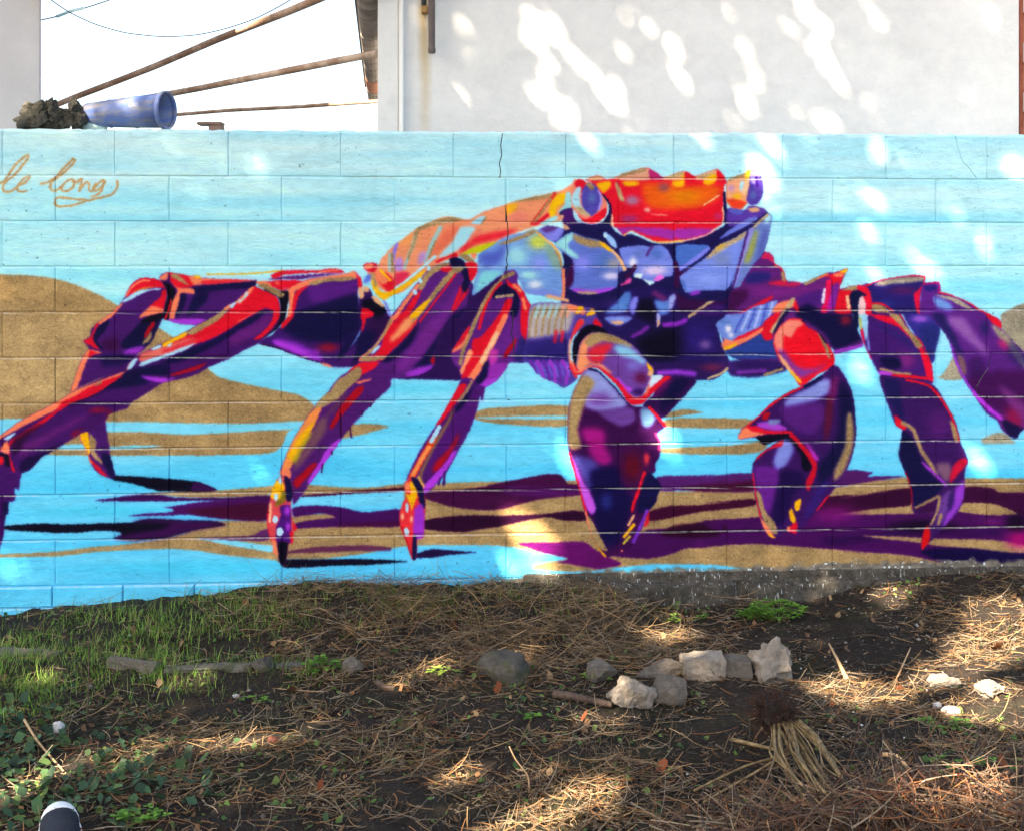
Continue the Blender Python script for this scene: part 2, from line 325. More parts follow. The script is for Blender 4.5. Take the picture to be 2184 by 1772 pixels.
d('navy', "B 580 300 900 250 1320 220 1290 300 1000 310 700 350 600 370", 3); d('mag', "B 290 665 400 650 740 655 640 715 500 715 380 695", 2, .85); d('navy', "B 420 400 500 360 520 420 440 600 390 620", 3); d('navy', "B 600 390 760 340 740 450 620 560 530 620", 4)
d('black', "B 250 220 330 260 390 320 380 420 330 640 250 650 260 560 300 400 290 320"); d('coral', "B 210 180 300 120 300 200 240 210"); d('red', "B 300 115 380 105 470 120 600 190 620 260 560 290 470 300 420 310 340 230 330 150")
d('gold', "B 340 160 370 130 430 150 520 230 550 270 470 240 380 190"); d('coral', "B 350 230 430 300 560 300 615 330 600 370 500 350 450 360 440 430 400 570 380 640 320 640 360 450 420 330"); ln('red', "B 280 650 310 560 340 440", 4)
free('coral', "B 550 170 620 160 700 185 1000 195 1320 205 1000 240 700 258 600 260"); free('red', "B 700 215 1000 205 1320 208 1000 240 720 256", 2, .8); free('orange', "B 610 160 700 155 690 185 630 190"); free('pale', "B 700 145 1000 150 1450 180 1440 205 1000 195 700 180"); ln('orange', "B 750 140 1100 140 1300 130 1500 110 1620 100", 3, clip=False)
free((96,36,130), "B 1450 200 1620 165 2140 130 C 0 175 400 140 720 130 C 300 185 200 205 0 190 B 1620 200"); free('red', "B 1480 155 1620 100 1900 95 2140 90 C 0 105 400 95 620 75 720 125 C 400 125 0 148 B 1620 155 1520 190"); ln('coral', "C 420 120 560 100 640 95", 3, clip=False)
free('red', "B 1320 240 1500 220 1620 205 1900 215 C 0 210 200 215 250 230 80 310 0 300 B 1700 310 1620 330 1500 290"); free('coral', "B 1300 230 1400 215 1480 250 1500 300 1400 280", 2); bl('coral', 'B', 1550, 245, 40, 25, .8, clip=False)
# ---- belly darkness behind the left legs
free((58,20,108), "C 880 420 1000 300 1050 400 1180 520 1250 620 1500 350 1950 100 2140 200 H 640 300 900 130 960 600 620 1150 450 1340 C 1950 1350 1600 1340 1300 1330 1100 1190 560 1190 800 960 900 800", 1.5)
CLIP[0] = None
free('black', "C 930 440 1030 430 1180 520 1170 600 1080 690 1050 600 1000 540 930 520", 2); free('tan', "C 1020 400 1080 400 1170 500 1160 520 1080 470"); free('lav', "C 1150 430 1200 460 1260 630 1240 640 1190 520"); free((60,14,92), "C 1000 640 1240 660 1120 880 1000 960", 5, .8)
free('navy', "C 900 820 1080 780 1000 1000 880 1110 760 1160 800 980", 5, .9); free('purple', "C 560 1190 700 1060 860 930 800 1170 700 1200", 4, .9)
# ---- second left leg, upper segment
base((74,26,126), "B 1690 330 1750 340 C 200 240 350 185 600 160 780 130 850 150 880 230 870 400 900 600 930 700 860 850 760 1000 640 1150 560 1190 460 1160 B 2050 1150 1900 1110 1700 1040 1560 985 1340 935 1400 880 1500 830 1560 760 1700 650")
d((98,32,142), "C 300 280 600 240 860 220 870 330 700 400 500 460 350 480", 5); d('navy', "C 100 650 200 560 500 470 800 380 880 400 900 640 900 760 700 920 450 920 200 880 50 800 0 760", 7)
d((142,48,190), "B 1500 900 1600 880 1800 930 1950 1000 C 420 1000 470 1100 430 1130 250 1090 100 1020 0 985 B 1560 970", 4, .9); d('mag', "B 1500 900 1600 910 1750 960 1900 1040 2050 1110 1950 1100 1700 1010 1550 950", 3); bl((150,20,60), 'C', 530, 980, 170, 75, .9); d('navy', "C 640 1120 700 950 870 800 800 960 720 1080", 4); ln((70,10,90), "B 1400 945 1560 985 1700 1045 1900 1115 2060 1155", 5)
free('coral', "C 70 330 140 270 300 200 500 170 750 130 820 105 860 150 850 190 700 180 500 200 350 250 200 320 150 340 140 500 110 620 60 640 90 480"); free('gold', "C 300 245 420 200 600 180 800 175 840 200 700 220 500 230 380 265", 1.6)
free('red', "C 150 360 230 300 310 270 250 320 190 400 150 560 130 640 60 720 0 770 0 700 60 640 110 600", 2); free('black', "B 1400 300 1600 330 1680 330 1690 420 1660 560 1640 660 1560 760 1500 800 1400 880 1570 640 1590 480 1560 400 1450 360"); free('gold', "B 1330 270 1400 250 1500 290 1600 340 1640 370 1600 410 1500 360 1400 310")
free('red', "C 830 100 880 150 910 200 920 290 880 300 870 220 860 160"); free('tan', "C 880 300 930 300 940 400 890 420"); free('red', "C 920 530 1000 540 1060 600 1000 640 970 640 940 760 910 800 920 680 900 620"); free('coral', "C 450 1160 480 1150 560 1180 580 1200 540 1200"); free('tan', "C 930 290 980 280 1000 330 960 350")
# ---- right far claw and legs behind the face
base((106,38,130), "J 560 200 620 120 690 50 760 60 800 110 810 185 870 215 920 280 940 370 1080 390 1150 400 1400 290 1500 280 1645 232 1620 290 1580 380 1550 470 1700 430 1780 430 1900 410 1900 600 1750 650 1700 770 1740 920 1800 1040 1810 1130 1500 1210 1480 1150 1200 1100 850 1300 500 1300 260 1200 200 900 260 480 400 450 450 350")
d((205,35,90), "J 690 55 750 60 800 110 810 190 740 130 660 120", 2); d((50,40,135), "J 480 330 560 280 700 280 760 300 740 370 500 410", 4); ln('red', "J 820 195 880 220 930 310 935 380", 7); ln('gold', "J 900 290 915 370", 7)
d((214,30,72), "J 740 400 880 370 950 400 1100 390 1130 400 1050 440 950 440 760 420", 3); d((140,40,140), "J 500 480 900 450 1200 420 1380 400 1360 480 1000 560 700 560", 8, .6); d('plum', "J 280 500 500 480 480 600 300 740 270 720", 6, .8)
d((88,34,140), "J 1080 560 1350 480 1350 640 1200 660 1080 640", 5); d('red', "J 400 750 560 660 700 580 800 540 760 600 600 680 430 750", 2); ln('gold', "J 1170 410 1280 350 1400 300", 8); ln('coral', "J 1300 350 1420 300", 4)
d('navy', "J 1080 690 1200 640 1300 700 1340 740 1700 760 1800 900 1800 1050 1500 1160 1400 1000 1200 850 1060 790", 5); d('red', "J 1320 340 1500 290 1640 235 1600 320 1570 400 1540 490 1480 420 1460 380 1430 330"); d('orange', "J 1540 280 1645 230 1620 290"); d('coral', "J 1480 300 1600 290 1590 330 1500 330", 2)
d((235,20,90), "J 1400 380 1460 380 1450 560 1440 680 1400 740 1340 730 1380 580", 2); ln('white', "J 1380 480 1360 620", 6, 2); d((190,30,160), "J 1440 560 1480 560 1470 700 1400 720", 3); d((130,40,160), "J 1480 430 1550 400 1530 560 1500 680 1450 660", 3)
d('red', "J 1560 480 1700 480 1690 560 1690 740 1500 740 1530 560", 2); ln('peach', "J 1640 560 1660 690", 8, 2); d('gold', "J 1580 480 1700 430 1780 430 1740 480 1620 490", 2); d((20,25,90), "J 1670 560 1750 490 1860 540 1790 570 1770 660 1770 910 1710 950 1700 770"); bl((150,30,60), 'J', 1620, 830, 100, 90, .8); d((150,60,185), "J 1490 1170 1810 1100 1800 1140 1500 1210", 2)
d((46,72,156), "J 230 1170 400 1110 640 980 700 1050 800 1040 800 1100 850 1260 260 1270 200 1200", 3)
free((60,30,120), "J 280 1290 870 1290 960 1390 850 1430 600 1480 380 1470 290 1440", 3); ln((140,60,180), "J 400 1420 700 1400", 8, 3, .8, False); ln('gold', "J 700 1450 900 1380", 6, 1.5, 1, False)
# ---- dark underside of the face
base((46,26,116), "I 40 20 100 150 600 200 900 100 1250 100 1400 200 1870 150 1870 500 1800 560 1760 600 1820 860 1900 1010 1890 1110 1700 1240 1250 1210 1030 1180 1000 1100 780 900 480 720 350 500 0 400 -60 100")
d('plum', "I 1280 120 1400 240 1700 250 1870 200 1860 360 1600 420 1400 480 1300 400", 6, .8); d('black', "I 820 800 1000 690 1200 640 1330 660 1380 820 1290 1000 1100 1030 940 990", 16, .9); bl((56,32,142), 'I', 1560, 780, 280, 260, .9); bl((124,92,150), 'I', 1620, 840, 100, 80, .8); d('black', "I 880 320 1040 330 1060 480 1060 600 850 520 860 400", 7, .8)
d((82,122,192), "I 650 250 760 230 780 300 740 450 620 480 480 480 560 400 620 360", 4); d('lav', "I 800 300 860 300 830 440 800 500 760 420", 3); d((92,128,202), "I 1040 330 1200 330 1220 440 1200 480 1110 500 1060 400", 4); d((155,165,235), "I 1210 300 1270 260 1290 300 1240 430 1210 440", 3)
d((120,140,220), "I 480 520 790 520 700 600 600 620 530 590", 3); d('tan', "I 550 570 680 570 680 600 580 600", 2); d((170,170,230), "I 1070 470 1110 500 1110 580 1080 640 1070 590", 2); d('tan', "I 1075 560 1105 560 1100 610 1080 635", 2)
ln((125,45,165), "I 800 740 900 690 960 640", 9, 3); ln((145,48,188), "I 1160 610 1300 600 1400 560", 10, 3); ln((112,42,122), "I 1050 250 1150 310", 12, 4); ln('mag', "I 1430 260 1570 230", 9, 3); ln('gold2', "I 1440 520 1580 420 1740 310", 7); d((75,30,130), "I 1500 490 1700 390 1800 380 1860 480 1700 500", 4)
d((56,26,112), "I 1040 1050 1880 1040 1870 1110 1680 1230 1250 1210 1040 1180", 3); ln((152,62,204), "I 1100 1160 1300 1150 1500 1170", 10, 4); bl((124,42,92), 'I', 1700, 1100, 170, 70, .8); ln('gold2', "I 1660 1220 1780 1180 1880 1110", 5)
# ---- shell
base((242,146,110), "E 200 1250 180 1180 290 1120 340 1030 460 900 600 800 740 690 900 610 1040 555 1150 560 1340 585 1500 500 1700 430 1900 370 F 700 440 900 400 1030 370 1170 290 1220 240 1250 600 1000 720 700 790 440 890 100 1040 E 1250 1000 1000 1090 800 1230 600 1400 500 1440 400 1420 250 1330")
d((236,110,86), "E 1060 700 1250 670 1100 880 960 980 900 960", 6, .8); d('red', "E 1400 780 1700 720 1900 700 1700 800 1400 870 1290 950 1210 960 1300 850", 5, .85); bl((228,120,110), 'E', 1900, 560, 200, 90, .7); bl((250,160,80), 'E', 600, 800, 200, 120, .5)
ln((140,186,186), "E 730 780 690 900 640 1020 600 1150", (8,6), 2); ln('gold', "E 750 740 700 880 645 1020", 5); ln((150,196,196), "E 1010 680 930 830 860 1000 830 1060", 9, 2); ln('gold', "E 960 830 900 960 880 1020", 4); d((160,222,240), "E 1240 680 1410 680 1330 820 1200 940 990 1030 1060 930 1150 840", 3); d((150,214,240), "E 1480 545 1530 560 1470 640 1350 630", 2); ln('gold', "E 1530 560 1480 640", 4)
d((240,120,100), "E 1330 820 1400 720 1500 690 1400 800 1330 880", 3, .7); d((172,132,208), "E 500 1050 570 1020 580 1160 490 1170", 3); d((180,140,200), "E 770 980 850 950 830 1060 750 1110", 4); ln((130,120,230), "E 510 860 480 980 470 1060", 7, 2); ln((140,190,190), "E 430 980 430 1170", 6, 2); ln('gold', "E 455 980 470 1180", 6)
d('gold', "E 780 650 900 610 1040 570 1150 560 1280 590 1200 610 1000 640 800 700 720 770 700 760", 2); d('red', "E 280 1190 400 1200 480 1280 480 1400 400 1400 300 1290", 3); d((222,50,90), "E 500 1200 650 1190 640 1250 500 1350", 3); d('coral', "E 240 1190 330 1180 420 1280 360 1330 300 1290", 2); ln('orange', "E 330 1170 440 1280", 5)
d('orange', "E 220 1230 270 1330 330 1400 400 1420 500 1380 640 1290 830 1160 780 1250 600 1370 450 1460 370 1500 300 1460 240 1380"); ln('pale', "E 950 1010 820 1120 620 1290 500 1370", 6)
free('orange', "E 215 1230 270 1330 330 1400 400 1420 500 1380 640 1290 840 1150 780 1250 600 1370 450 1460 370 1505 300 1460 240 1380"); free((214,20,56), "E 130 1110 170 1085 280 1085 290 1140 250 1190 180 1180 140 1150"); free('coral', "E 140 1110 230 1090 245 1130 160 1160", 2); free((96,120,220), "E 120 1310 180 1210 230 1230 200 1300", 3); ln('gold', "E 235 1210 270 1330", 6, 1.5, 1, False)
d((250,178,30), "F 430 530 560 510 520 590 430 640", 4, .85); d((250,184,24), "F 960 440 1100 390 1090 500 1000 560 980 660 920 660 910 590", 3); ln((222,60,50), "F 975 400 850 570 720 740", 8); ln('gold', "F 930 460 850 580 750 720", 5); d('red', "F 900 620 910 660 800 750 720 760 800 690", 2); d('teal', "F 1100 400 1160 390 1165 580 1060 610 1010 610 1090 520", 2); d((150,220,232), "F 1000 650 1010 690 900 750 800 750 880 700", 2)
d('gold', "F 480 500 650 450 850 410 960 400 900 450 750 470 550 500", 2); free('yg', "E 1250 990 1330 930 1500 870 1680 840 1680 880 1550 940 1400 975"); free('gold', "E 1680 840 1900 760 2050 700 2100 720 1900 810 1750 870 1680 880", 1.6)
# ---- face, dark base then plates
base((34,26,106), "F 1030 610 1170 560 1210 700 1400 750 1600 700 1640 640 G 130 780 250 880 350 860 600 960 700 970 900 960 1200 870 1420 760 1400 700 1450 570 1640 590 1700 540 1830 560 1940 640 1950 700 1900 950 1850 1100 1700 1250 1560 1450 1500 1500 1400 1620 1000 1600 840 1500 G 560 1450 300 1500 F 1700 1600 1400 1620 1080 1600 1050 1300 1080 1200 1060 1080 980 960 870 900 780 830 900 760 1080 800 1060 700")
d('lav', "F 780 800 900 770 1080 800 1060 870 1000 940 920 940 860 890", 3); d((90,40,110), "F 820 790 1000 770 960 830 860 840", 3, .8); d('purple', "F 1060 610 1170 560 1200 690 1250 740 1100 760 1070 710", 2); d('tan', "F 1020 650 1080 650 1060 720 1150 790 1100 810 1020 760", 2)
base((112,152,216), "F 440 880 780 820 850 900 950 970 1030 1070 1060 1200 1050 1300 1070 1450 1060 1600 900 1570 650 1530 560 1380 440 1280 200 1450 70 1550 30 1550 60 1400 90 1290 100 1150 110 1090 250 1000")
d((86,102,190), "F 100 1100 300 1040 450 960 400 1150 200 1250", 8); bl((150,214,226), 'F', 540, 1110, 170, 150, .9); bl((190,200,84), 'F', 790, 950, 170, 130, .95); d((128,160,120), "F 880 960 980 1040 1040 1180 1040 1280 960 1240 880 1080", 6, .7); bl((132,142,234), 'F', 800, 1200, 130, 110, .8); bl((220,230,245), 'F', 750, 1440, 110, 70, .9); bl((160,226,226), 'F', 680, 1330, 130, 60, .9); bl((110,140,210), 'F', 960, 1400, 100, 120, .7); d((120,120,210), "F 600 1520 800 1480 1050 1540 1050 1600 700 1560", 5, .6)
d((126,206,222), "F 160 1290 380 1290 230 1430 70 1530 100 1400", 4); d('gold', "F 330 975 440 930 600 870 740 810 780 830 640 900 440 970", 2); ln((250,176,90), "F 780 840 850 900 950 980 1030 1080 1060 1200", (4,8)); ln('gold', "F 990 1060 1040 1160 1060 1260", 6); ln('coral', "F 1075 1270 1080 1450 1072 1600", 7, 1.2, 1, False)
base((96,116,196), "F 1180 840 1300 890 1480 930 1600 1000 1700 1100 1760 1180 1795 1270 1700 1300 1690 1460 1500 1530 1300 1540 1170 1500 1100 1440 1130 1300 1180 1150 1050 1060 980 980 1050 900")
bl('lav', 'F', 1280, 1190, 140, 120, .9); bl((82,112,172), 'F', 1550, 1180, 150, 130, .8); d('teal', "F 980 970 1170 840 1190 900 1120 1000 1240 1100 1250 1140 1150 1110 1050 1030", 3); d('gold', "F 1190 860 1300 900 1480 940 1560 980 1540 1010 1400 1010 1280 980 1200 930", 3); d('orange', "F 1480 940 1560 970 1640 1050 1600 1060 1520 1000", 2); ln((250,178,120), "F 1640 1050 1720 1140 1780 1270", 8, 2)
bl((176,160,140), 'F', 1650, 1200, 110, 90, .6); d('plum', "F 1090 1160 1180 1150 1190 1400 1100 1500 1080 1300", 3); d((170,70,220), "F 1180 1480 1400 1500 1660 1470 1600 1530 1400 1560 1200 1540", 3); d('gold2', "F 1220 1520 1460 1520 1440 1560 1280 1555", 2); bl((222,210,246), 'F', 1620, 1340, 130, 60, .9)
CLIP[0] = None
d((148,190,250), "F 1530 850 1560 840 1650 910 1690 1000 1660 1020 1600 960", 2); bl((190,236,250), 'F', 1550, 880, 25, 30, 1, hard=True)
# eye
base((242,132,112), "F 1200 270 1260 230 1320 260 1430 280 1500 380 1560 440 1580 540 1560 650 1480 720 1380 740 1290 710 1220 610 1170 500 1170 380")
d('red', "F 1240 640 1320 690 1420 650 1520 580 1570 560 1560 650 1480 730 1380 745 1290 710", 2); d('red', "F 1200 270 1260 230 1330 270 1330 370 1280 380 1220 320", 2); d((86,76,170), "F 1290 370 1340 290 1430 280 1490 370 1500 500 1460 610 1380 660 1310 580 1280 480", 2); bl((96,120,180), 'F', 1400, 450, 70, 90, .8)
d((162,216,236), "F 1180 420 1230 330 1280 330 1260 420 1280 540 1350 620 1380 650 1300 640 1210 560 1170 480", 2); d('gold2', "F 1220 540 1280 560 1380 640 1360 660 1280 630 1220 580", 2); d('gold', "F 1330 290 1400 280 1430 330 1400 360 1340 310", 2); ln((150,140,240), "F 1480 370 1510 470 1480 580", 5)
free('pale', "F 1190 580 1250 660 1290 720 1230 720 1190 640", 2); ln('navy', "F 1540 400 1610 500 1620 620 1560 720", 10, 1.2, 1, False); ln('tan', "F 1640 650 1630 740", 7, 2, 1, False)
# forehead
base((236,24,54), "F 1330 240 1470 190 1550 230 1640 225 1800 160 2000 105 G 560 115 650 170 730 215 960 140 1080 205 1330 120 1420 220 1440 280 1410 330 1400 560 1390 740 1200 880 960 940 700 960 560 920 350 820 270 880 200 800 130 760 130 650 120 520 60 430 0 390 F 1470 330 1400 270")
d((226,156,130), "G 140 220 330 150 540 110 570 140 560 240 300 250", 2); ln('gold', "G 230 190 380 150 500 130", 8, 2); d((186,40,112), "G 560 115 650 170 730 215 740 240 570 240", 2); d('tan', "G 730 210 960 140 970 160 940 240 740 240", 2); ln('gold2', "G 800 210 930 160", 6, 2); d('tan', "G 1090 205 1330 125 1320 240 1100 240", 2); ln('gold2', "G 1150 210 1270 170", 6, 2); d('tan', "F 1340 240 1470 190 1540 230 1480 250", 2)
d('red', "G 970 150 1080 210 1050 240 950 240"); d('red', "G 1335 125 1420 220 1430 280 1330 260", 2); d((235,96,26), "G 490 280 800 290 900 330 1200 300 1280 300 1380 330 1340 450 1150 560 850 580 600 570 500 480 480 360", 9); bl((226,126,16), 'G', 950, 430, 280, 120, .9); d('orange', "G 930 180 960 200 950 320 840 320 820 260 920 240", 3); d('orange', "G 1280 180 1330 190 1320 260 1250 300 1200 300 1170 260", 3)
d('orange', "F 1450 290 1600 250 1620 310 1540 390 1500 360", 3); d('orange', "G 250 260 430 260 440 300 340 320 270 300", 3); bl((150,82,92), 'G', 720, 330, 90, 80, .9); bl((164,124,152), 'G', 360, 480, 120, 80, .9); bl((250,190,170), 'G', 530, 590, 50, 45, .9); d('gold2', "G 170 280 200 280 260 430 270 490 220 470 180 360", 2)
ln('peach', "G 1180 530 1350 420", 3); ln('peach', "G 580 635 760 645", 3); d('red', "G 180 540 480 600 700 650 1000 610 1390 530 1390 740 1000 750 200 740", 5, .9); bl((160,60,130), 'G', 330, 690, 150, 70, .8); bl((180,50,120), 'G', 1340, 660, 70, 60, .7); d((158,50,158), "G 190 785 800 800 840 930 700 900 560 880 350 810 270 860", 3); d((158,50,158), "G 860 800 1300 800 1180 870 950 920 860 900", 3)
ln((250,190,100), "G 270 880 350 840 450 900 600 950 700 960 960 940", 6); ln((232,172,172), "G 960 940 1200 880 1320 800 1400 750", 5); d('teal', "G 1310 800 1400 760 1380 790 1330 830", 2); ln('peach', "G 1400 560 1410 650 1400 740", 6); ln('peach', "G 130 650 140 760", 5); ln('navy', "G 1415 390 1425 560 1440 700", 7, 1.2, 1, False)
# right eye
base((240,160,120), "G 1450 250 1640 170 1700 130 1720 240 1700 400 1680 500 1600 580 1500 560 1440 480")
d((238,70,40), "G 1440 460 1600 470 1680 510 1600 580 1500 560", 3); bl('orange', 'G', 1560, 430, 70, 50, .8); bl((190,140,190), 'G', 1490, 340, 60, 60, .8); d('pale', "G 1600 260 1640 260 1620 370 1590 340", 2); ln('gold', "G 1480 240 1640 180", 6, 2)
base((86,62,162), "G 1730 120 1800 130 1860 260 1860 400 1800 510 1720 530 1670 480 1690 340 1700 200"); d((142,132,232), "G 1730 120 1800 130 1820 200 1790 290 1730 280 1710 220", 2); bl((92,110,170), 'G', 1740, 420, 60, 80, .8); d((70,20,140), "G 1770 200 1800 220 1800 330 1770 300", 2); free((240,196,60), "G 1660 150 1720 130 1700 230 1650 240", 2); free('peach', "G 1650 250 1700 250 1680 360 1640 420 1620 360", 2)
# right cheek
free((96,62,166), "G 1450 570 1640 590 1700 540 1830 560 1900 600 1800 680 1600 760 1450 760"); free('tan', "G 1680 570 1800 560 1820 600 1730 610", 2); free((92,116,200), "G 1470 570 1640 590 1600 640 1500 620", 3, .7); free((112,124,214), "G 1690 680 1800 680 1650 780 1550 830 1360 920 1450 830", 2)
base((106,126,192), "G 1940 620 1955 700 1940 800 1890 980 1830 1120 1720 1230 1600 1440 1520 1480 1500 1400 1600 1100 1680 830 1740 780 1800 720 1880 650")
d('pale', "G 1880 640 1940 650 1930 720 1880 740", 3); ln('gold2', "G 1750 770 1840 690 1900 640", 8); d((142,136,226), "G 1700 800 1750 800 1690 1000 1620 1200 1560 1400 1520 1460 1560 1250 1640 1000", 2); d((152,156,74), "G 1760 830 1800 820 1760 1020 1700 1180 1640 1190 1680 1050", 5); d((80,90,160), "G 1850 850 1920 820 1850 1080 1780 1150", 5, .8)
base((116,136,222), "G 1670 820 1650 900 1600 1100 1500 1400 1430 1500 1200 1500 990 1530 960 1500 900 1330 1040 1240 1230 1110 1350 990 1550 900")
bl((120,132,176), 'G', 1380, 1140, 150, 110, .8); bl((134,154,242), 'G', 1240, 1380, 240, 100, .8); d('gold2', "G 1210 1150 1230 1090 1340 990 1550 890 1670 820 1650 890 1500 980 1350 1070 1250 1130", 3); d((236,180,40), "G 1330 1000 1420 950 1400 1000 1330 1040", 3, .7); ln((86,50,130), "G 1680 840 1600 1150 1510 1470", 5, 1.2, 1, False); d('slate', "G 900 1380 960 1400 990 1520 950 1490", 2)
base((76,112,192), "G 870 990 1200 985 1250 1030 1180 1100 1040 1210 900 1280 860 1200"); ln((128,128,232), "G 1230 1030 1100 1130 910 1260", 8, 2)
base((116,132,222), "G 220 1020 450 990 560 1000 700 990 780 1060 830 1170 840 1230 820 1330 740 1350 600 1420 560 1440 480 1370 370 1340 420 1220 300 1240 240 1120")
bl('slate', 'G', 640, 1080, 120, 90, .9); bl((100,120,190), 'G', 430, 1080, 100, 80, .8); bl('white', 'G', 370, 1190, 60, 80, .95); bl((226,200,242), 'G', 620, 1280, 190, 70, .95); d((214,240,240), "G 390 1320 480 1310 460 1370 400 1360", 2); d((200,240,240), "G 480 1370 540 1390 610 1400 600 1440 560 1445", 2); d((244,112,222), "G 610 1380 680 1320 730 1360 670 1410", 2); ln('plum', "G 590 1000 530 1100", 6, 3, .7)
CLIP[0] = None
ln('navy', "G 845 980 850 1170", 4); ln('plum', "G 400 1230 350 1300 300 1350", 8, 2); d('plum', "G 830 1200 880 1170 910 1300 1040 1240 900 1350 900 1480 840 1440 850 1300", 2); d((232,90,170), "G 280 1400 330 1360 360 1380 320 1430", 3); ln((250,80,150), "G 240 1440 330 1400", 4, 2); d((150,60,196), "G 1010 1540 1100 1500 1150 1530 1060 1560", 3)
# ---- third left leg
base((100,36,136), "C 1240 640 1500 300 1650 120 1800 30 1950 10 2080 70 2140 150 H 540 200 560 300 520 420 500 560 430 640 C 1900 660 1750 960 1740 1180 1600 1280 1450 1310 1300 1330 1100 1340 900 1340 C 880 1120 1060 960 1180 780")
d('navy', "C 1900 660 2140 500 H 430 640 C 1900 800 1700 1100 1740 1180 1560 1200 1500 1180", 5); d((122,42,148), "C 1900 650 1700 960 1560 1150 1350 1250 1300 1180 1500 960 1680 680", 5); d('navy', "C 1560 700 1500 900 1350 1050 1200 1160 1120 1140 1300 1000 1450 830", 4); d('violet', "C 1780 600 1990 330 2000 400 1940 560 1880 640", 4, .8); d('mag', "C 1430 1260 1600 1200 1740 1170 1700 1240 1560 1300 1420 1300", 4, .8)
d('red', "C 1600 330 1520 500 1430 640 1300 660 1250 660 1400 560 1480 440 1560 340"); d('red', "C 1330 650 1560 650 1420 860 1250 1020 1130 1130 900 1130 920 1080 1060 1060 1140 950 1190 780"); d((250,152,104), "C 1420 640 1540 640 1480 740 1350 850 1250 920 1240 870 1330 760", 4); ln('coral', "C 1560 270 1420 450 1290 640", 8); ln('gold', "C 1900 10 1750 90 1650 180 1590 290", 12, 1.6)
d('gold', "C 2000 90 1950 180 1830 300 1720 440 1560 640 1480 680 1600 500 1750 310 1880 150", 1.6); d('orange', "C 1640 450 1700 430 1560 620 1450 640 1530 540", 2); ln('red', "C 1990 140 1850 320 1700 520 1580 680", 4); ln('coral', "C 1270 640 1170 800 1040 980 900 1110", 9); ln('gold', "C 1250 660 1160 830 1030 1000 930 1100", 6); d('pale', "C 1110 950 1130 960 1080 1020 1020 1060 1050 1000"); d('gold', "C 960 1080 1180 1080 1160 1110 1000 1140 900 1130", 1.6)
d('red', "C 2050 260 2050 380 1960 560 1940 540 2000 380"); d('red', "C 2110 260 2130 340 2010 520 1950 590 2050 400"); d('dred', "C 1920 840 1930 900 1850 1060 1740 1170 1700 1120 1780 1030 1860 990")
CLIP[0] = None
d('navy', "E 1110 1040 1180 1010 1280 1060 1340 1170 1350 1290 1310 1400 1280 1420 1250 1350 1280 1260 1240 1180 1140 1120"); d('gold', "E 1220 990 1320 985 1400 1060 1380 1085 1300 1060"); d('coral', "E 1350 980 1430 975 1400 1040", 2); d('red', "E 1290 1080 1420 1080 1430 1180 1380 1280 1340 1280 1330 1180"); d('red', "E 950 1060 1100 1000 1180 965 1210 1005 1080 1030 990 1080", 2); d('gold', "E 1130 1150 1250 1120 1270 1160 1200 1200 1100 1200", 2); d('red', "E 1000 1160 1080 1110 1150 1140 1080 1190", 2)
for a_, b_ in ((1675, 75), (1577, 215), (1520, 350)): bl('pale', 'C', a_, b_, 26, 40, 1, .4, hard=True)
base((92,30,128), "C 900 1150 1100 1140 1300 1180 1250 1350 1250 1430 L 1200 30 1040 180 960 260 870 360 770 480 690 600 600 720 500 860 410 990 350 1050 330 900 250 800 230 770 280 640 330 520 420 370 520 220 640 80 C 520 1500 640 1330 750 1260")
d('red', "C 870 1150 1110 1140 1050 1220 920 1290 880 1340 900 1200 750 1260 820 1180"); d('gold', "C 750 1280 870 1190 910 1220 900 1320 750 1450 650 1560 L 600 210 530 240 560 150 640 80 C 550 1480 640 1350", 1.6); d('coral', "C 860 1370 1020 1330 1010 1350 880 1390"); d((110,60,100), "L 700 180 830 60 760 200 620 300", 4, .7); d('dred', "L 970 20 950 80 850 190 760 300 690 390 670 370 720 270 800 150 900 40", 2)
d((122,82,100), "L 560 330 640 280 640 400 560 520 440 680 350 760 370 690 470 540", 5); d((246,142,80), "L 600 200 520 230 420 370 330 520 280 640 250 750 320 740 380 620 480 460 560 300", 2); d('orange', "L 540 320 480 440 400 560 350 660 300 640 360 520 450 400", 3); d((176,166,34), "L 520 400 500 460 430 580 370 690 340 680 390 580 450 480", 4); d('mag', "L 770 470 700 590 610 720 500 870 480 840 580 680 650 560", 2); d('dred', "L 560 690 520 760 430 860 380 910 350 850 430 770 520 690", 3); d('coral', "L 220 770 270 735 320 745 330 790 320 825 250 800")
for q_ in ("L 1045 165 1025 195", "L 960 240 948 272", "L 845 380 860 465", "L 765 260 770 460", "L 690 590 690 610", "L 605 700 600 770"): ln('plum', q_, 4, 1, .9, False)
base((216,74,84), "L 240 800 290 800 330 860 350 950 330 1040 340 1150 345 1250 345 1380 310 1400 290 1530 270 1600 230 1560 210 1400 160 1380 120 1230 130 1080 160 940 200 850")
d('orange', "L 190 850 260 860 270 950 240 1010 160 1000 150 950", 2); d((120,110,30), "L 250 930 300 960 270 1030 200 1070 190 1040 240 990", 3); d('navy', "L 270 800 320 830 350 950 330 1020 290 1020 280 900"); d((86,20,136), "L 230 1070 320 1060 330 1150 330 1270 340 1380 300 1400 290 1540 260 1590 230 1550 200 1380 200 1250 240 1150", 2); d('black', "L 210 1390 300 1390 290 1540 265 1600 235 1570", 3); bl('mag', 'L', 295, 1110, 35, 62, .9); bl('mag', 'L', 300, 1250, 28, 52, .9)
for a_ in ((235,845,20,38), (195,990,22,40), (190,1185,26,38), (230,1295,33,42)): bl((176,222,246), 'L', *a_, 1, hard=True)
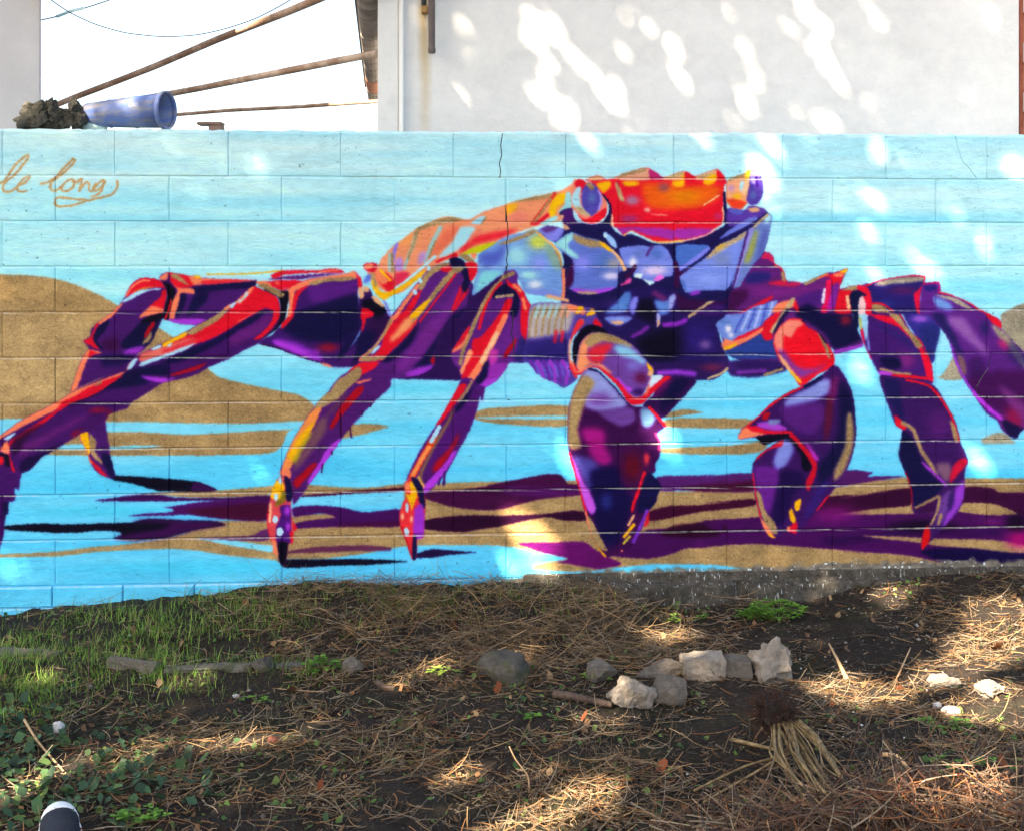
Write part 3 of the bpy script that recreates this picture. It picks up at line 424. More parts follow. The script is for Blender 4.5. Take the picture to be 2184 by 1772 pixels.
ln('peach', "L 150 1050 140 1200", 5, 2); ln('red', "L 130 1100 120 1220 150 1380", 3); free('red', "L 345 1200 382 1260 350 1285", 1.5); free('red', "L 320 1290 350 1290 345 1400 325 1380", 1.5); free('coral', "L 165 1370 200 1380 215 1500 180 1480", 2)
# ---- fourth left leg
base((100,36,140), "H 600 640 640 560 720 400 800 290 900 190 940 110 1050 95 1090 150 1090 260 1160 340 1200 440 1240 500 1220 620 1210 800 1190 920 1190 1140 1000 1150 960 1210 860 1340 760 1410 700 1440 620 1420 450 1340 430 1250 330 1100 340 1000 480 800")
d((110,40,146), "H 1030 660 1110 650 1100 850 1000 1120 900 1140 760 1180 830 1000 920 800", 4); d('navy', "H 800 360 900 270 970 260 1090 350 1110 480 1080 620 1000 600 1030 480 1030 380 900 400 820 430", 2); d('red', "H 950 180 1000 240 1100 260 1160 340 1200 440 1240 490 1220 620 1200 800 1180 920 1130 820 1120 600 1130 440 1060 330 980 270"); ln('coral', "H 1050 270 1120 330", 8, 2); ln('coral', "H 1150 420 1180 540", 7, 2); d((52,42,132), "H 1130 850 1200 920 1190 1040 1150 1140 1050 1130 1080 1000", 4)
ln('red', "H 900 240 820 320 750 440 690 600 650 760", 7); ln('gold', "H 1030 130 900 190 800 300 720 430 640 590 560 790 480 960 430 1160", 9, 1.6); ln('gold2', "H 850 400 1030 380", 6); d('red', "H 950 440 1020 420 1020 500 980 600 960 640 900 720 840 850 780 960 700 1000 640 900 720 800 830 660 900 560", 2); d('red', "H 580 880 700 880 760 960 700 1060 620 1200 540 1320 450 1340 480 1200 560 1050", 2); d((250,150,110), "H 480 1130 520 1010 560 1000 580 1060 520 1150 460 1280 430 1250", 2)
ln('coral', "H 950 620 870 780 780 960 660 1180 560 1330", (12,16)); ln('peach', "H 850 820 780 960 680 1140", 9, 3); d('red', "H 540 720 520 820 420 960 340 1010 400 920 480 800", 2); d('coral', "H 345 1000 450 930 520 820 530 850 450 980 350 1040", 2); d((118,40,140), "H 340 1050 430 1020 400 1200 360 1160", 4, .8)
d('dred', "H 1080 860 1050 960 980 1060 920 1110 960 1000 1040 900", 2); d((190,60,160), "H 780 1000 860 1000 860 1100 820 1180 760 1190", 4); d((150,50,170), "H 760 1180 980 1150 960 1220 860 1340 740 1420 640 1420 700 1340", 3); d('mag', "H 640 1400 740 1360 860 1320 820 1370 720 1430 650 1440", 2); d('navy', "H 700 1170 760 1130 740 1300 650 1400 550 1500 520 1480 560 1400 660 1280", 3)
base((92,26,132), "H 450 1330 560 1330 640 1400 720 1430 680 1600 L 1990 100 1960 240 1900 400 1790 600 1690 780 1600 880 1500 970 1470 880 1440 820 1370 820 1340 840 1400 700 1470 560 1560 420 1650 290 1700 200 1780 60 H 330 1600 400 1450")
d('red', "L 1790 20 1870 0 1840 80 1750 200 1650 340 1590 350 1680 210", 2); d('gold', "H 480 1480 560 1350 580 1370 520 1480 440 1600 400 1590", 2); d('navy', "L 1770 210 1850 120 1930 20 1960 -20 1900 100 1850 180 1780 250", 3); d((128,104,72), "L 1760 200 1740 300 1660 440 1580 580 1530 680 1480 800 1490 880 1450 800 1520 640 1620 450 1700 320", 3); d((236,72,32), "L 1560 460 1620 400 1600 500 1540 600 1480 700 1420 815 1360 820 1420 700 1500 560", 2); ln((250,150,90), "L 1540 550 1460 680 1400 790", 8, 2); ln('pale', "L 1630 370 1590 450 1560 500", 9); d('dred', "L 1800 420 1790 500 1710 640 1640 740 1570 770 1600 680 1720 560", 4)
d('mag', "L 1790 580 1700 740 1600 870 1510 950 1490 900 1580 800 1690 680 1740 600", 2); d((222,172,92), "L 1450 800 1500 880 1490 910 1440 830"); ln('purple', "L 1680 770 1670 880", 6, 1, 1, False); ln('purple', "L 1640 820 1625 880", 5, 1, 1, False)
base((226,50,60), "L 1370 820 1440 825 1490 920 1510 1010 1510 1090 1500 1200 1490 1340 1440 1360 1430 1520 1390 1530 1340 1380 1290 1260 1280 1130 1310 1040 1340 970 1320 880")
d('coral', "L 1330 870 1370 860 1370 940 1330 930", 2); d('orange', "L 1370 850 1420 870 1440 960 1410 1050 1390 1110 1380 1060 1350 1000 1340 960 1380 960", 2); d('navy', "L 1380 820 1440 825 1490 920 1510 1040 1500 1090 1460 1040 1440 940"); d((150,50,190), "L 1420 1080 1470 1040 1500 1110 1500 1330 1440 1370 1400 1280 1410 1150", 3)
for a_ in ((1345,1080,17,54), (1340,1295,28,42)): bl((176,222,246), 'L', *a_, 1, hard=True)
for a_ in ((1385,1180,22,40), (1305,1160,18,44)): bl('peach', 'L', *a_, .9)
d('navy', "L 1400 1340 1430 1330 1430 1520 1392 1530", 2); ln('dred', "L 1300 1250 1350 1390 1390 1510", 3)
# ---- ribbed arm
base((88,68,160), "H 1210 640 1240 500 1350 460 1600 470 1750 500 1960 530 1990 620 2060 740 1850 760 1720 850 1680 1000 1690 1150 1770 1330 1620 1440 1540 1390 1400 1330 1300 1260 1220 1160 1150 1130 1180 950 1200 800")
d((168,158,162), "H 1240 510 1600 470 1750 510 1700 700 1650 800 1300 870 1210 850", 6); d((54,40,136), "H 1220 900 1690 880 1690 1130 1220 1130 1160 1000", 9)
for i_ in range(6):
    x_ = 1290 + i_ * 72; ln('gold', "H %d 530 %d 660 %d %d" % (x_, x_ - 50, x_ - 70, 860 - i_ * 12), 5, 1.6, .9); ln((150,205,210) if i_ < 4 else (240,150,120), "H %d 490 %d 620" % (x_ + 40, x_ + 5), 6, 2, .8)
    ln((150,60,190) if i_ % 2 else (110,50,170), "H %d 1140 %d 1230 %d 1380" % (1240 + i_ * 72, 1290 + i_ * 74, 1330 + i_ * 62), (10, 7), 2); ln((120,110,220), "H %d 1160 %d 1300" % (1290 + i_ * 72, 1350 + i_ * 66), 4, 2, .7)
ln('red', "H 1530 800 1510 910", 7, 3, .8); ln('red', "H 1600 800 1590 900", 7, 3, .8); d('coral', "H 1640 490 1750 490 1860 550 1850 600 1700 560", 3); d('orange', "H 1740 590 1810 480 1840 540 1780 595"); d('orange', "H 1870 605 1940 525 1985 590 1900 615"); ln('tan', "H 1430 390 1600 430 1660 440", 7, 2, 1, False); free('red', "H 1980 640 2060 740 1950 720", 2)
d('gold', "H 1760 720 1830 650 1850 690 1780 770", 2); d((236,50,60), "H 1800 650 1850 700 1760 800 1720 900 1700 1000 1700 1120 1800 1270 1760 1330 1680 1200 1680 1000 1690 880 1740 740", 2)
# ---- limb behind the claw, then claw arm
base((62,16,104), "M 900 170 1170 180 1130 260 1000 400 930 470 870 480 760 380 850 300"); d((110,20,110), "M 900 180 1000 180 880 300 830 320", 4); d('navy', "M 1000 190 1120 190 1000 340 920 420 900 380", 6)
free((196,222,240), "I 1000 1195 1150 1200 970 1370", 2); CLIP[0] = None; d('black', "I 110 980 120 800 200 670 300 610 420 630 520 700 440 710 300 730 220 820 160 1000 150 1090")
base((112,70,152), "I 160 1020 180 880 230 770 320 700 450 700 600 740 720 800 790 840 860 900 940 1000 1030 1100 1040 1150 1000 1200 990 1240 950 1340 900 1420 820 1430 760 1400 640 1260 500 1150 400 1080 300 1070 200 1140 160 1080")
d((246,146,104), "I 165 1020 190 870 260 750 340 720 280 900 300 1020 420 1050 560 1160 500 1150 400 1080 300 1060 200 1150 150 1090", 3); d('gold', "I 250 800 340 705 480 700 640 750 790 840 770 870 600 820 450 800 320 870", 3); d((222,42,62), "I 280 930 350 860 500 820 570 850 500 930 440 1040 320 1030", 5); d((132,192,232), "I 580 870 650 840 780 880 900 980 960 1040 900 1060 800 1000 650 960", 6); bl((120,110,190), 'I', 800, 1080, 120, 90, .8); d('orange', "I 960 1040 1020 1100 1035 1150 980 1120", 2); d('tan', "I 990 1130 1040 1150 1010 1200 960 1180", 2)
ln((180,70,220), "I 620 1240 700 1320 760 1350", 10, 3); bl((110,20,80), 'I', 890, 1220, 110, 90, .8); bl((60,20,110), 'I', 860, 1380, 90, 60, .8)
free('red', "I 150 1080 200 1150 300 1075 400 1085 500 1140 640 1260 760 1400 830 1440 920 1410 980 1320 990 1240 1015 1200 960 1350 1100 1250 1170 1195 1240 1205 1130 1290 1000 1420 900 1510 760 1515 640 1330 500 1190 400 1110 300 1095 200 1180 120 1160 85 1050 100 1020"); ln('coral', "I 110 1060 150 1150 240 1120 320 1085", 5, 2, .9, False); ln('peach', "I 85 790 75 920 95 1040", 6, 3, .8, False); ln('coral', "I 950 1400 980 1330", 6, 3, .8, False)
base((76,12,98), "M 350 95 430 130 560 260 650 370 700 390 800 400 860 470 935 540 870 600 895 680 890 770 860 830 860 890 830 910 880 960 905 1000 870 1080 860 1130 800 1200 760 1310 700 1440 600 1510 480 1550 420 1480 370 1380 320 1230 280 1050 240 920 190 740 180 560 190 400 230 270 290 150")
d((142,150,212), "M 300 140 370 95 450 140 550 260 640 370 600 420 450 430 330 400 300 330", 6); bl((120,60,150), 'M', 420, 340, 160, 90, .7); d('gold', "M 290 160 350 160 390 220 330 320 300 420 260 560 290 700 195 710 180 560 195 380 235 250", 4); ln('navy', "M 350 95 440 130 560 250 670 380", 7); d((112,70,152), "M 420 430 640 390 700 430 700 500 600 545 500 500", 4); d((112,150,192), "M 740 420 810 400 860 480 820 540 760 540", 4)
d((164,22,132), "M 280 560 460 560 470 700 520 780 480 860 380 800 340 700", 9); d((86,76,162), "M 220 760 380 800 450 900 360 1040 300 950", 7); d((24,12,98), "M 360 880 560 850 600 1000 680 1100 660 1200 600 1400 500 1480 420 1380 380 1200 370 1060", 8); bl((112,10,45), 'M', 680, 850, 110, 160, .9); bl((222,62,72), 'M', 790, 790, 34, 65, .9); ln('red', "M 775 905 740 1010 700 1110 680 1190", (9,6)); d('navy', "M 790 900 860 920 905 1000 860 1130 800 1190 720 1200 740 1050", 3); bl((60,80,170), 'M', 480, 1120, 70, 90, .5)
d((214,104,236), "M 200 740 260 880 310 980 370 1080 400 1180 370 1220 320 1160 280 1040", 3, .85); ln('red', "M 195 740 240 900 280 1050 330 1220", 4); d('gold', "M 320 1230 360 1250 450 1420 490 1500 440 1490 370 1400", 2); ln('orange', "M 375 1430 420 1490 470 1545", 6); ln('coral', "M 320 1200 350 1330 375 1420", 4); ln('tan', "M 690 1230 650 1300", 6); ln('orange', "M 690 1300 620 1390", 7); ln((200,190,60), "M 660 1390 615 1440", 5); ln((122,52,190), "M 795 1190 740 1320 690 1430", 8, 2)
ln('red', "M 810 395 870 460 935 540", 6, 1, 1, False); ln((226,60,120), "M 860 600 892 660 885 720", 5, 1, 1, False); free('red', "M 810 1190 805 1290 770 1310", 1.5); bl('coral', 'M', 600, 1500, 12, 10, 1, hard=True, clip=False)
# ---- fan and red knuckle of the right arm
base((112,138,216), "J 270 760 430 750 560 680 760 620 840 600 800 720 750 780 680 870 600 940 440 1010 300 1080 230 1040 140 880 230 800")
for i_ in range(6): ln((176,186,246) if i_ % 2 else (76,86,186), "J %d %d %d %d" % (360 + i_ * 75, 960 - i_ * 20, 460 + i_ * 66, 760 - i_ * 30), 5, 2, .9)
bl('white', 'J', 280, 930, 50, 60, .95); bl('white', 'J', 310, 1000, 40, 40, .8); bl((90,120,180), 'J', 230, 850, 90, 50, .6)
free('red', "J 400 1010 650 900 700 830 800 760 880 720 830 860 790 950 780 1040 700 1055 640 970 480 1020 320 1080"); free('coral', "J 205 1110 250 1040 330 1060 500 1010 680 905 650 970 500 1060 330 1140 240 1165"); free('orange', "J 230 1140 370 1090 380 1105 320 1145 250 1165", 2); free('coral', "J 780 730 850 630 1000 590 1050 600 1040 660 950 700 850 740", 2); ln('gold2', "J 1020 590 940 710 860 830 780 950", 9, 1.5, 1, False); free('red', "J 1040 600 1060 620 1095 735 1030 690", 2); ln('navy', "J 960 720 880 830 820 960", 8, 2, .9, False)
base((240,20,46), "J 800 1040 830 950 900 870 1000 805 1130 820 1180 900 1340 990 1420 1100 1490 1230 1490 1340 1420 1390 1300 1450 1120 1580 1050 1500 960 1380 880 1300 830 1200 800 1110")
d((246,134,116), "J 800 1040 850 930 960 830 1100 830 1140 880 1060 920 1000 1030 920 1000 910 1150 900 1200 830 1160", 3); d((126,62,152), "J 850 1150 950 1200 1000 1290 1120 1380 1300 1370 1420 1310 1330 1390 1200 1450 1100 1480 980 1360 880 1250", 5); d('tan', "J 850 1200 930 1280 1000 1380 1100 1500 1130 1550 1000 1440 900 1320", 2); d('orange', "J 970 1380 1100 1510 1110 1550 1020 1470", 2); d('gold', "J 1290 950 1350 1020 1420 1130 1450 1260 1420 1250 1370 1120", 2); ln('navy', "J 1130 830 1300 950 1400 1080", 4)
base((72,22,116), "N 1010 70 1080 140 1150 290 1170 450 1178 600 1150 760 1090 900 1000 1030 900 1160 800 1270 720 1370 650 1350 560 1400 490 1370 440 1250 400 1100 380 950 378 830 430 760 520 690 600 640 470 680 400 625 270 640 290 570 420 470 520 370 640 290 760 235 900 160")
d((24,20,92), "N 1050 200 1150 320 1170 600 1100 800 950 950 900 1000 880 850 1000 700 1050 500", 8); d((98,36,138), "N 600 400 900 360 930 480 850 600 700 560 620 480", 6); d((132,142,212), "N 650 330 760 270 900 190 970 180 990 260 900 330 750 370 620 390", 6); d((140,30,110), "N 980 200 1040 160 1020 330 960 400", 6, .7); d((112,20,62), "N 960 300 1000 400 980 560 940 660 930 540", 4, .8); d('gold', "N 1110 450 1140 440 1160 600 1140 740 1080 890 1010 960 1010 880 1090 700 1100 560", 4); d('navy', "N 760 230 900 155 920 175 800 250", 3)
ln('red', "N 760 240 640 300 520 380 430 460 300 570", 5); d('red', "N 320 545 400 535 500 570 660 575 690 600 500 600 380 585", 2); d('coral', "N 265 640 290 575 330 548 380 580 480 600 420 612", 2); d((166,72,200), "N 430 510 550 510 650 560 560 575 420 545", 3); d((120,130,180), "N 500 490 590 490 580 520 510 530", 3); d('dred', "N 470 440 520 440 490 490 450 490", 2); d('black', "N 400 622 620 600 700 610 760 700 600 645 480 690", 2)
d((126,136,212), "N 600 650 680 660 690 740 640 830 560 880 540 800", 5); d((112,36,150), "N 390 850 560 860 600 950 540 1060 560 1200 480 1200 420 1080", 6); d((42,12,102), "N 600 880 760 900 780 1000 700 1060 640 1240 560 1330 520 1200 570 1060", 6); d('black', "N 690 680 760 720 840 840 800 890 760 860 750 760", 3); d((206,16,50), "N 680 590 780 690 870 810 870 900 830 1000 800 1040 790 960 840 850 750 710 660 610", 2); d((170,50,170), "N 780 650 860 740 890 800 850 790", 3); d('red', "N 610 645 600 690 500 720 420 790 395 805 450 740", 2); ln('red', "N 380 900 400 1060 440 1240", 3)
d('gold', "N 405 1040 440 1060 480 1200 550 1280 570 1370 500 1345 445 1220", 2); d('coral', "N 430 1240 470 1280 555 1400 500 1385 460 1320", 2); d('orange', "N 490 1360 555 1395 530 1405", 1.5); d('orange', "N 660 1200 680 1170 710 1260 690 1290 670 1260"); d('orange', "N 700 1130 740 1100 755 1110 740 1180 710 1190"); d('red', "N 650 1340 720 1270 715 1365", 2); bl('coral', 'N', 655, 1330, 18, 26, 1, hard=True); d('red', "N 870 1180 950 1080 975 1075 940 1130 880 1190", 2); d((60,40,150), "N 880 1000 980 960 900 1120 800 1250 780 1220", 5, .6)
# ---- right legs
base((50,36,132), "K 250 280 320 270 500 210 760 165 900 155 1005 165 1000 230 970 330 950 420 950 600 700 600 380 600 390 400 330 300")
bl((98,36,112), 'K', 760, 330, 240, 70, .8); bl((50,60,160), 'K', 560, 480, 150, 70, .7); d('grey', "K 430 265 500 220 760 172 990 175 985 215 800 240 650 250 500 272", 3); ln('red', "K 330 272 500 207 760 162 990 163 1000 230", 4); d((226,20,70), "K 1000 230 960 330 950 430 950 600 920 590 890 450 880 370 940 310"); d('gold', "K 400 480 500 485 600 560 620 600 480 590 400 540", 2); ln('red', "K 400 470 520 480 640 560", 4)
free((60,52,152), "K 760 600 950 590 1100 590 1180 750 1170 850 1130 1000 1115 1130 1070 1155 1000 980 870 800"); bl((164,96,204), 'K', 950, 650, 140, 60, .8, clip=False); free((40,50,130), "K 940 760 1160 720 1170 850 1120 1020 1080 1130 1000 950", 6, .8)
free((104,40,146), "K 990 250 1160 240 1185 330 1100 400 1140 550 1050 600 950 600 960 400"); free((46,40,140), "K 1010 270 1150 280 1100 330 1020 330", 3); ln((176,20,104), "K 1000 250 1160 240 1175 330", 4, 1, 1, False)
base((80,30,132), "K 370 590 700 590 760 650 850 800 960 900 1040 1060 1090 1200 1105 1360 1090 1395 1000 1390 600 1330 490 1280 390 1100 330 960 290 870 270 760 330 740")
d((46,46,132), "K 400 720 560 760 760 860 900 1000 940 1080 800 930 600 800", 5); bl((132,42,132), 'K', 780, 1130, 180, 140, .9); d('navy', "K 500 1090 700 1090 740 1200 600 1230 530 1190", 5); d((240,18,60), "K 370 600 600 620 740 700 880 850 960 960 1040 1080 1090 1210 1105 1370 1030 1330 1000 1200 940 1000 850 880 700 740 560 690", 2); d('gold', "K 590 595 700 595 780 720 900 850 985 950 920 985 830 850 720 720", 2); ln('red', "K 720 595 850 770 1000 970 1090 1200", 3)
ln('gold', "K 500 1220 700 1270 840 1280", 6, 2); d((192,72,222), "K 460 1250 580 1250 660 1290 500 1295", 2); ln('red', "K 640 1300 850 1310 1030 1330", 7); ln((120,130,200), "K 340 780 370 1000", 5, 2); ln((236,20,80), "K 290 780 310 960 385 1100", 7)
CLIP[0] = None
d((236,20,60), "K 240 265 330 280 390 370 398 590 330 600 330 480 270 400 330 380 240 330"); d((20,25,92), "K 150 370 240 325 345 380 270 400 250 500 250 740 200 790 190 600"); d((240,190,190), "K 260 410 310 400 330 540 310 600 250 590", 2); d((152,206,242), "K 290 600 350 620 360 740 330 900 300 740", 2); ln((200,180,80), "K 268 640 280 760", 5, 2)
base((72,26,116), "O 350 80 560 110 780 160 870 290 960 460 1000 620 1040 700 1060 770 1035 840 1030 1000 1020 1080 980 1170 900 1260 800 1370 740 1430 680 1480 700 1330 760 1260 780 1180 620 1190 600 1000 560 880 510 760 500 690 530 520 470 470 400 280 370 200")
bl((98,32,128), 'O', 830, 480, 160, 170, .9); d((36,30,112), "O 380 110 500 130 520 300 560 480 500 420 420 280", 6); d((24,20,96), "O 530 520 620 600 700 800 800 920 860 960 760 1080 640 1140 600 1000 550 860 505 720", 3); ln('red', "O 560 118 740 165 840 270 930 420 985 600", 5); d('red', "O 465 405 510 430 560 500 540 520 485 495", 2); ln('gold', "O 530 460 620 520 680 680 760 800 800 870", 9, 2.5); d('gold', "O 910 440 950 480 985 600 960 620 930 540", 2); d((122,88,112), "O 790 800 900 780 930 860 880 940", 6); d((206,20,64), "O 1020 740 1055 780 980 870 910 950 930 830 960 780", 3); ln((160,60,200), "O 690 780 800 880 880 960", 5, 2)
d((142,62,190), "O 950 1000 1030 920 1020 1080 960 1180 900 1260 850 1300 900 1150", 4); d((112,66,152), "O 850 1050 930 1000 920 1100 850 1250 800 1290", 4); d('plum', "O 620 1150 800 1060 780 1190", 5, .8); ln('gold', "O 640 1140 820 1050", 6, 2); ln('gold', "O 830 1060 810 1170 760 1270", 6, 2); ln('gold', "O 840 1200 820 1270", 7, 2); d((214,20,30), "O 730 1275 755 1340 740 1430 680 1480 700 1330", 2); ln('dred', "O 555 860 600 1000 600 1150", 4); d((40,20,100), "O 900 1060 950 1000 940 1120 900 1180", 4, .7)
base((100,40,142), "K 1100 400 1150 345 1300 378 1500 460 1650 550 1720 590 1860 660 1885 750 1900 780 2140 1030 2600 1350 2600 1950 2140 1900 O 1440 590 1330 520 1290 440 1210 390 1100 230 K 1560 1500 1420 1300 1340 1100 1290 920 1200 770 1040 590 1130 560")
d('grey', "K 1120 370 1180 380 1350 410 1500 500 1560 560 1450 520 1300 440 1180 400", 2); d((112,152,222), "K 1100 400 1200 420 1300 480 1320 550 1200 540 1130 500", 5); ln('red', "K 1160 345 1350 390 1500 460 1600 530 1750 610", 4); d('red', "K 1700 580 1860 660 1885 760 1820 730 1760 680", 2); d('grey', "K 1760 710 1900 790 2000 900 2100 1050 2200 1250 2080 1150 1960 980 1840 850", 4)
d((46,36,116), "K 1080 600 1230 600 1320 780 1420 1000 1460 1120 1380 1020 1260 840", 5); d((152,108,168), "K 1250 640 1450 640 1600 860 1720 1000 1700 1060 1500 900 1350 760", 9, .8); bl((50,40,120), 'K', 1690, 760, 80, 110, .8); d((82,16,102), "K 1540 1280 2600 1270 2600 1900 1600 1600", 8, .85); bl((190,40,110), 'K', 1900, 950, 120, 70, .7, -.7); ln((146,62,202), "K 1300 950 1360 1130 1500 1400 1640 1580", 6, 2); d('taupe', "K 1380 1080 1440 1080 1490 1240 1440 1290", 3)
d((60,20,100), "K 1480 1130 1640 1100 1700 1250 1560 1350", 8, .6); ln((186,62,222), "O 1100 220 1230 350 1330 430", 8, 2); bl((164,20,80), 'O', 1430, 430, 120, 160, .8); d((132,62,142), "O 1300 150 1450 250 1600 400 1600 560 1380 300", 8, .8); d('navy', "O 1330 430 1510 520 1600 700 1510 690 1440 590 1380 560", 4, .9); d((40,30,110), "K 2000 900 2200 1150 2100 1200 1950 1050", 8, .6)
# ---- near long left leg
base((80,22,122), "B 1270 280 1340 300 1550 400 1585 500 1585 640 1540 740 1450 830 1340 930 1180 1010 1000 1110 800 1190 640 1280 450 1340 250 1380 A 1700 1480 1500 1600 D 1450 60 1250 130 1190 210 1000 310 830 400 720 470 560 570 490 600 350 750 250 800 225 900 210 990 165 970 170 1110 100 1130 90 1260 60 1280 40 1490 0 1640 -60 1760 -150 1620 -250 1200 -250 700 -150 480 0 370 200 220 450 90 A 640 1600 850 1470 1100 1350 1300 1250 1480 1150 B 0 1040 240 930 500 800 650 720 800 630 960 520 1100 440")
d((108,34,130), "B 1000 860 1250 720 1450 600 1500 650 1380 800 1200 900 1040 960", 5); d('red', "B 1270 290 1340 300 1550 400 1580 500 1580 640 1500 750 1380 870 1290 880 1400 790 1490 680 1510 560 1420 530 1300 590 1150 680 1000 770 800 880 500 980 250 1060 0 1120 0 1080 250 960 500 850 800 700 1000 560"); d('navy', "B 280 1130 560 990 800 900 1000 790 1180 680 1330 590 1430 555 1300 680 1100 780 1000 860 830 960 650 1050 400 1150 200 1160", 3); d((226,112,102), "B 0 1040 200 980 500 880 600 870 640 910 500 990 200 1080 0 1150", 4); d((230,40,60), "B 250 1010 600 880 800 820 640 910 300 1040", 3, .8)
d('gold', "B 540 790 650 720 820 630 950 530 1000 490 1010 530 900 650 760 740 600 830 530 820", 1.6); d('coral', "B 1200 330 1260 280 1290 300 1150 470 1090 470 1000 540 950 530 1080 440"); d('coral', "B 1080 690 1180 640 1320 570 1150 670", 2); d('pale', "B 1160 420 1200 350 1230 360 1180 420 1120 470 1110 440"); d('pale', "B 1010 510 1060 455 1090 460 1040 530"); d('orange', "B 240 940 400 850 530 790 510 850 400 900 270 970", 2); d('pale', "B 120 985 230 945 220 980 150 1005"); d('pale', "B 300 950 350 920 340 960 310 970"); d('pale', "B 0 1150 250 1060 500 970 630 925 500 1010 250 1100 0 1195", 2)
d('navy', "A 1500 1230 1900 1170 1900 1290 1800 1290 1600 1300 1700 1380 1500 1420 1200 1460 900 1600 700 1640 900 1500 1200 1370", 4); d('dred', "B 320 1290 500 1230 700 1165 750 1155 640 1230 400 1295", 2); d('mag', "A 1590 1300 1700 1310 1890 1330 1900 1370 1750 1360", 3); d('mag', "B 0 1310 150 1330 300 1330 400 1320 300 1370 150 1360", 3, .8)
d('coral', "A 1480 1150 1560 1100 1440 1240 1300 1290 1100 1370 850 1470 640 1600 D 450 90 200 220 0 370 -300 500 -300 540 0 410 100 350 300 240 640 80 A 850 1560 1100 1420 1400 1280"); d('pale', "A 1450 1220 1500 1130 1560 1100 1560 1130 1490 1220"); d((228,16,52), "A 1400 1290 1200 1350 1000 1440 850 1530 700 1600 D 640 80 350 270 170 390 110 430 90 520 130 760 170 770 120 620 100 500 180 440 400 300 650 110 830 0 A 1100 1500 1350 1330", 2); d('gold', "A 1070 1410 1160 1350 1150 1390 1080 1420")
d((170,10,50), "D 830 330 1100 230 1290 100 1000 110 1100 60 1260 90 1150 200 950 290 830 390", 5); d((108,32,128), "D 250 480 600 300 900 150 1000 160 700 330 400 520 200 620", 5); d((36,12,92), "D 400 600 600 500 740 440 500 600 350 740 250 790 220 700 300 620", 3); d((60,8,80), "D 140 420 350 280 500 220 300 400 200 560 150 600", 4, .8); d('coral', "D 10 500 80 430 110 560 60 570 0 540", 2); d('pale', "D 40 410 150 340 180 340 90 420"); d('black', "D -200 540 60 580 100 600 110 720 60 700 30 600 -200 590"); d('red', "D -200 600 30 610 20 700 -200 710"); d('navy', "D 30 1150 95 1130 90 1260 60 1280 40 1400", 3)
CLIP[0] = None
# signature, gold brush script
for q_ in ("S -20 590 60 560 100 500 240 300 400 160 420 200 340 310 200 480 90 560 40 640 50 700 120 720 200 690 280 630 400 560 450 490 400 490 320 560 260 640 270 700 320 720 400 705",
           "S 620 600 760 560 860 480 1000 320 1110 220 1130 250 1060 340 900 480 790 560 760 640 800 700 860 690 930 640 1010 560 1080 530 1130 570 1110 640 1030 700 950 710 930 660 980 590",
           "S 1110 570 1180 560 1240 520 1230 600 1200 710 1260 620 1310 570 1350 600 1350 690 1400 710 1480 600 1560 540 1590 570 1540 650 1450 700 1410 660 1460 590", "S 1580 570 1540 700 1470 770 1390 790", "S 1780 560 1780 640 1720 740 1560 800 1300 860 1080 930 900 940 830 900 850 820 900 800 1050 820 1300 840"): ln('sig', q_, 4.6, 1.2, .95)
# spray grain, glitter in the gold, wear
gn = RNG.normal(0, 1, (CH, CW)).astype(np.float32); gn = 0.55 * gn + 1.6 * box(gn, 1)
canvas *= 1 + goldm[..., None] * np.clip(gn * 0.085 + (fbm(CH, CW, 30, 46, 77, 5) - .5) * .34, -.35, .5)[..., None] * np.array([1, .98, .9], np.float32)
canvas *= (1 + (fbm(CH, CW, 9, 16, 21, 3) - .5) * 0.10 + (fbm(CH, CW, 90, 140, 22, 3) - .5) * 0.10)[..., None]
pits = fbm(CH, CW, 5, 6, 31, 2); pm = np.clip((pits - 0.86) / 0.06, 0, 1) * (fbm(CH, CW, 60, 60, 32, 2) > .46); canvas *= (1 - 0.45 * pm)[..., None]
canvas = np.clip(canvas, 0, 1); canvas = np.clip(canvas + 0.06 * np.sin((canvas - .5) * 2 * np.pi) * .5, 0, 1)
lum = canvas @ np.array([.3, .55, .15], np.float32); dk = np.clip((lum + .03) / .42, .05, 1); canvas *= dk[..., None] ** .27; canvas[..., 2] *= 1 - .16 * (1 - dk)      # the dark coats are thicker and deeper
wx = np.clip(np.arange(CW)[None] + (fbm(CH, CW, 4, 4, 51, 2) - .5) * 2.6, 0, CW - 1).astype(int); wy = np.clip(np.arange(CH)[:, None] + (fbm(CH, CW, 4, 4, 52, 2) - .5) * 2.6, 0, CH - 1).astype(int)
canvas = canvas[wy, wx]; goldm = goldm[wy, wx]; canvas = np.stack([.50 * canvas[..., k] + .28 * box(canvas[..., k], 1) + .22 * box(box(canvas[..., k], 4), 4) for k in range(3)], 2)                                       # spray edges broken up by the rough block face

# bare render where the paint gives out along the foot of the wall
uu = U0 + (np.arange(CW) + .5) / PPM
limit = np.interp(uu, [-2, 1.2, 2.0, 2.55, 2.9, 3.4, 3.8, 4.6, 7], [-0.5, -0.5, -0.03, 0.02, 0.03, 0.03, 0.045, 0.04, 0.04])
bare = smoothstep(0.012, -0.012, zz[:, None] - limit[None] + 0.05 * (fbm(CH, CW, 14, 22, 41, 4) - .5))
bc = (0.30 + 0.30 * fbm(CH, CW, 8, 12, 42, 4))[..., None] * np.array([1, .95, .88], np.float32)
spl = np.clip((fbm(CH, CW, 5, 5, 43, 2) - .74) / .05, 0, 1)[..., None]; bc = bc * (1 - spl) + spl * np.array([.85, .9, .92], np.float32)
canvas = canvas * (1 - bare[..., None]) + bc * bare[..., None]; goldm *= 1 - bare
MURAL_GAIN = 0.90                                   # albedo of the paint, as a share of its full strength, in linear light
lin = np.where(canvas <= .04045, canvas / 12.92, ((canvas + .055) / 1.055) ** 2.4) * MURAL_GAIN
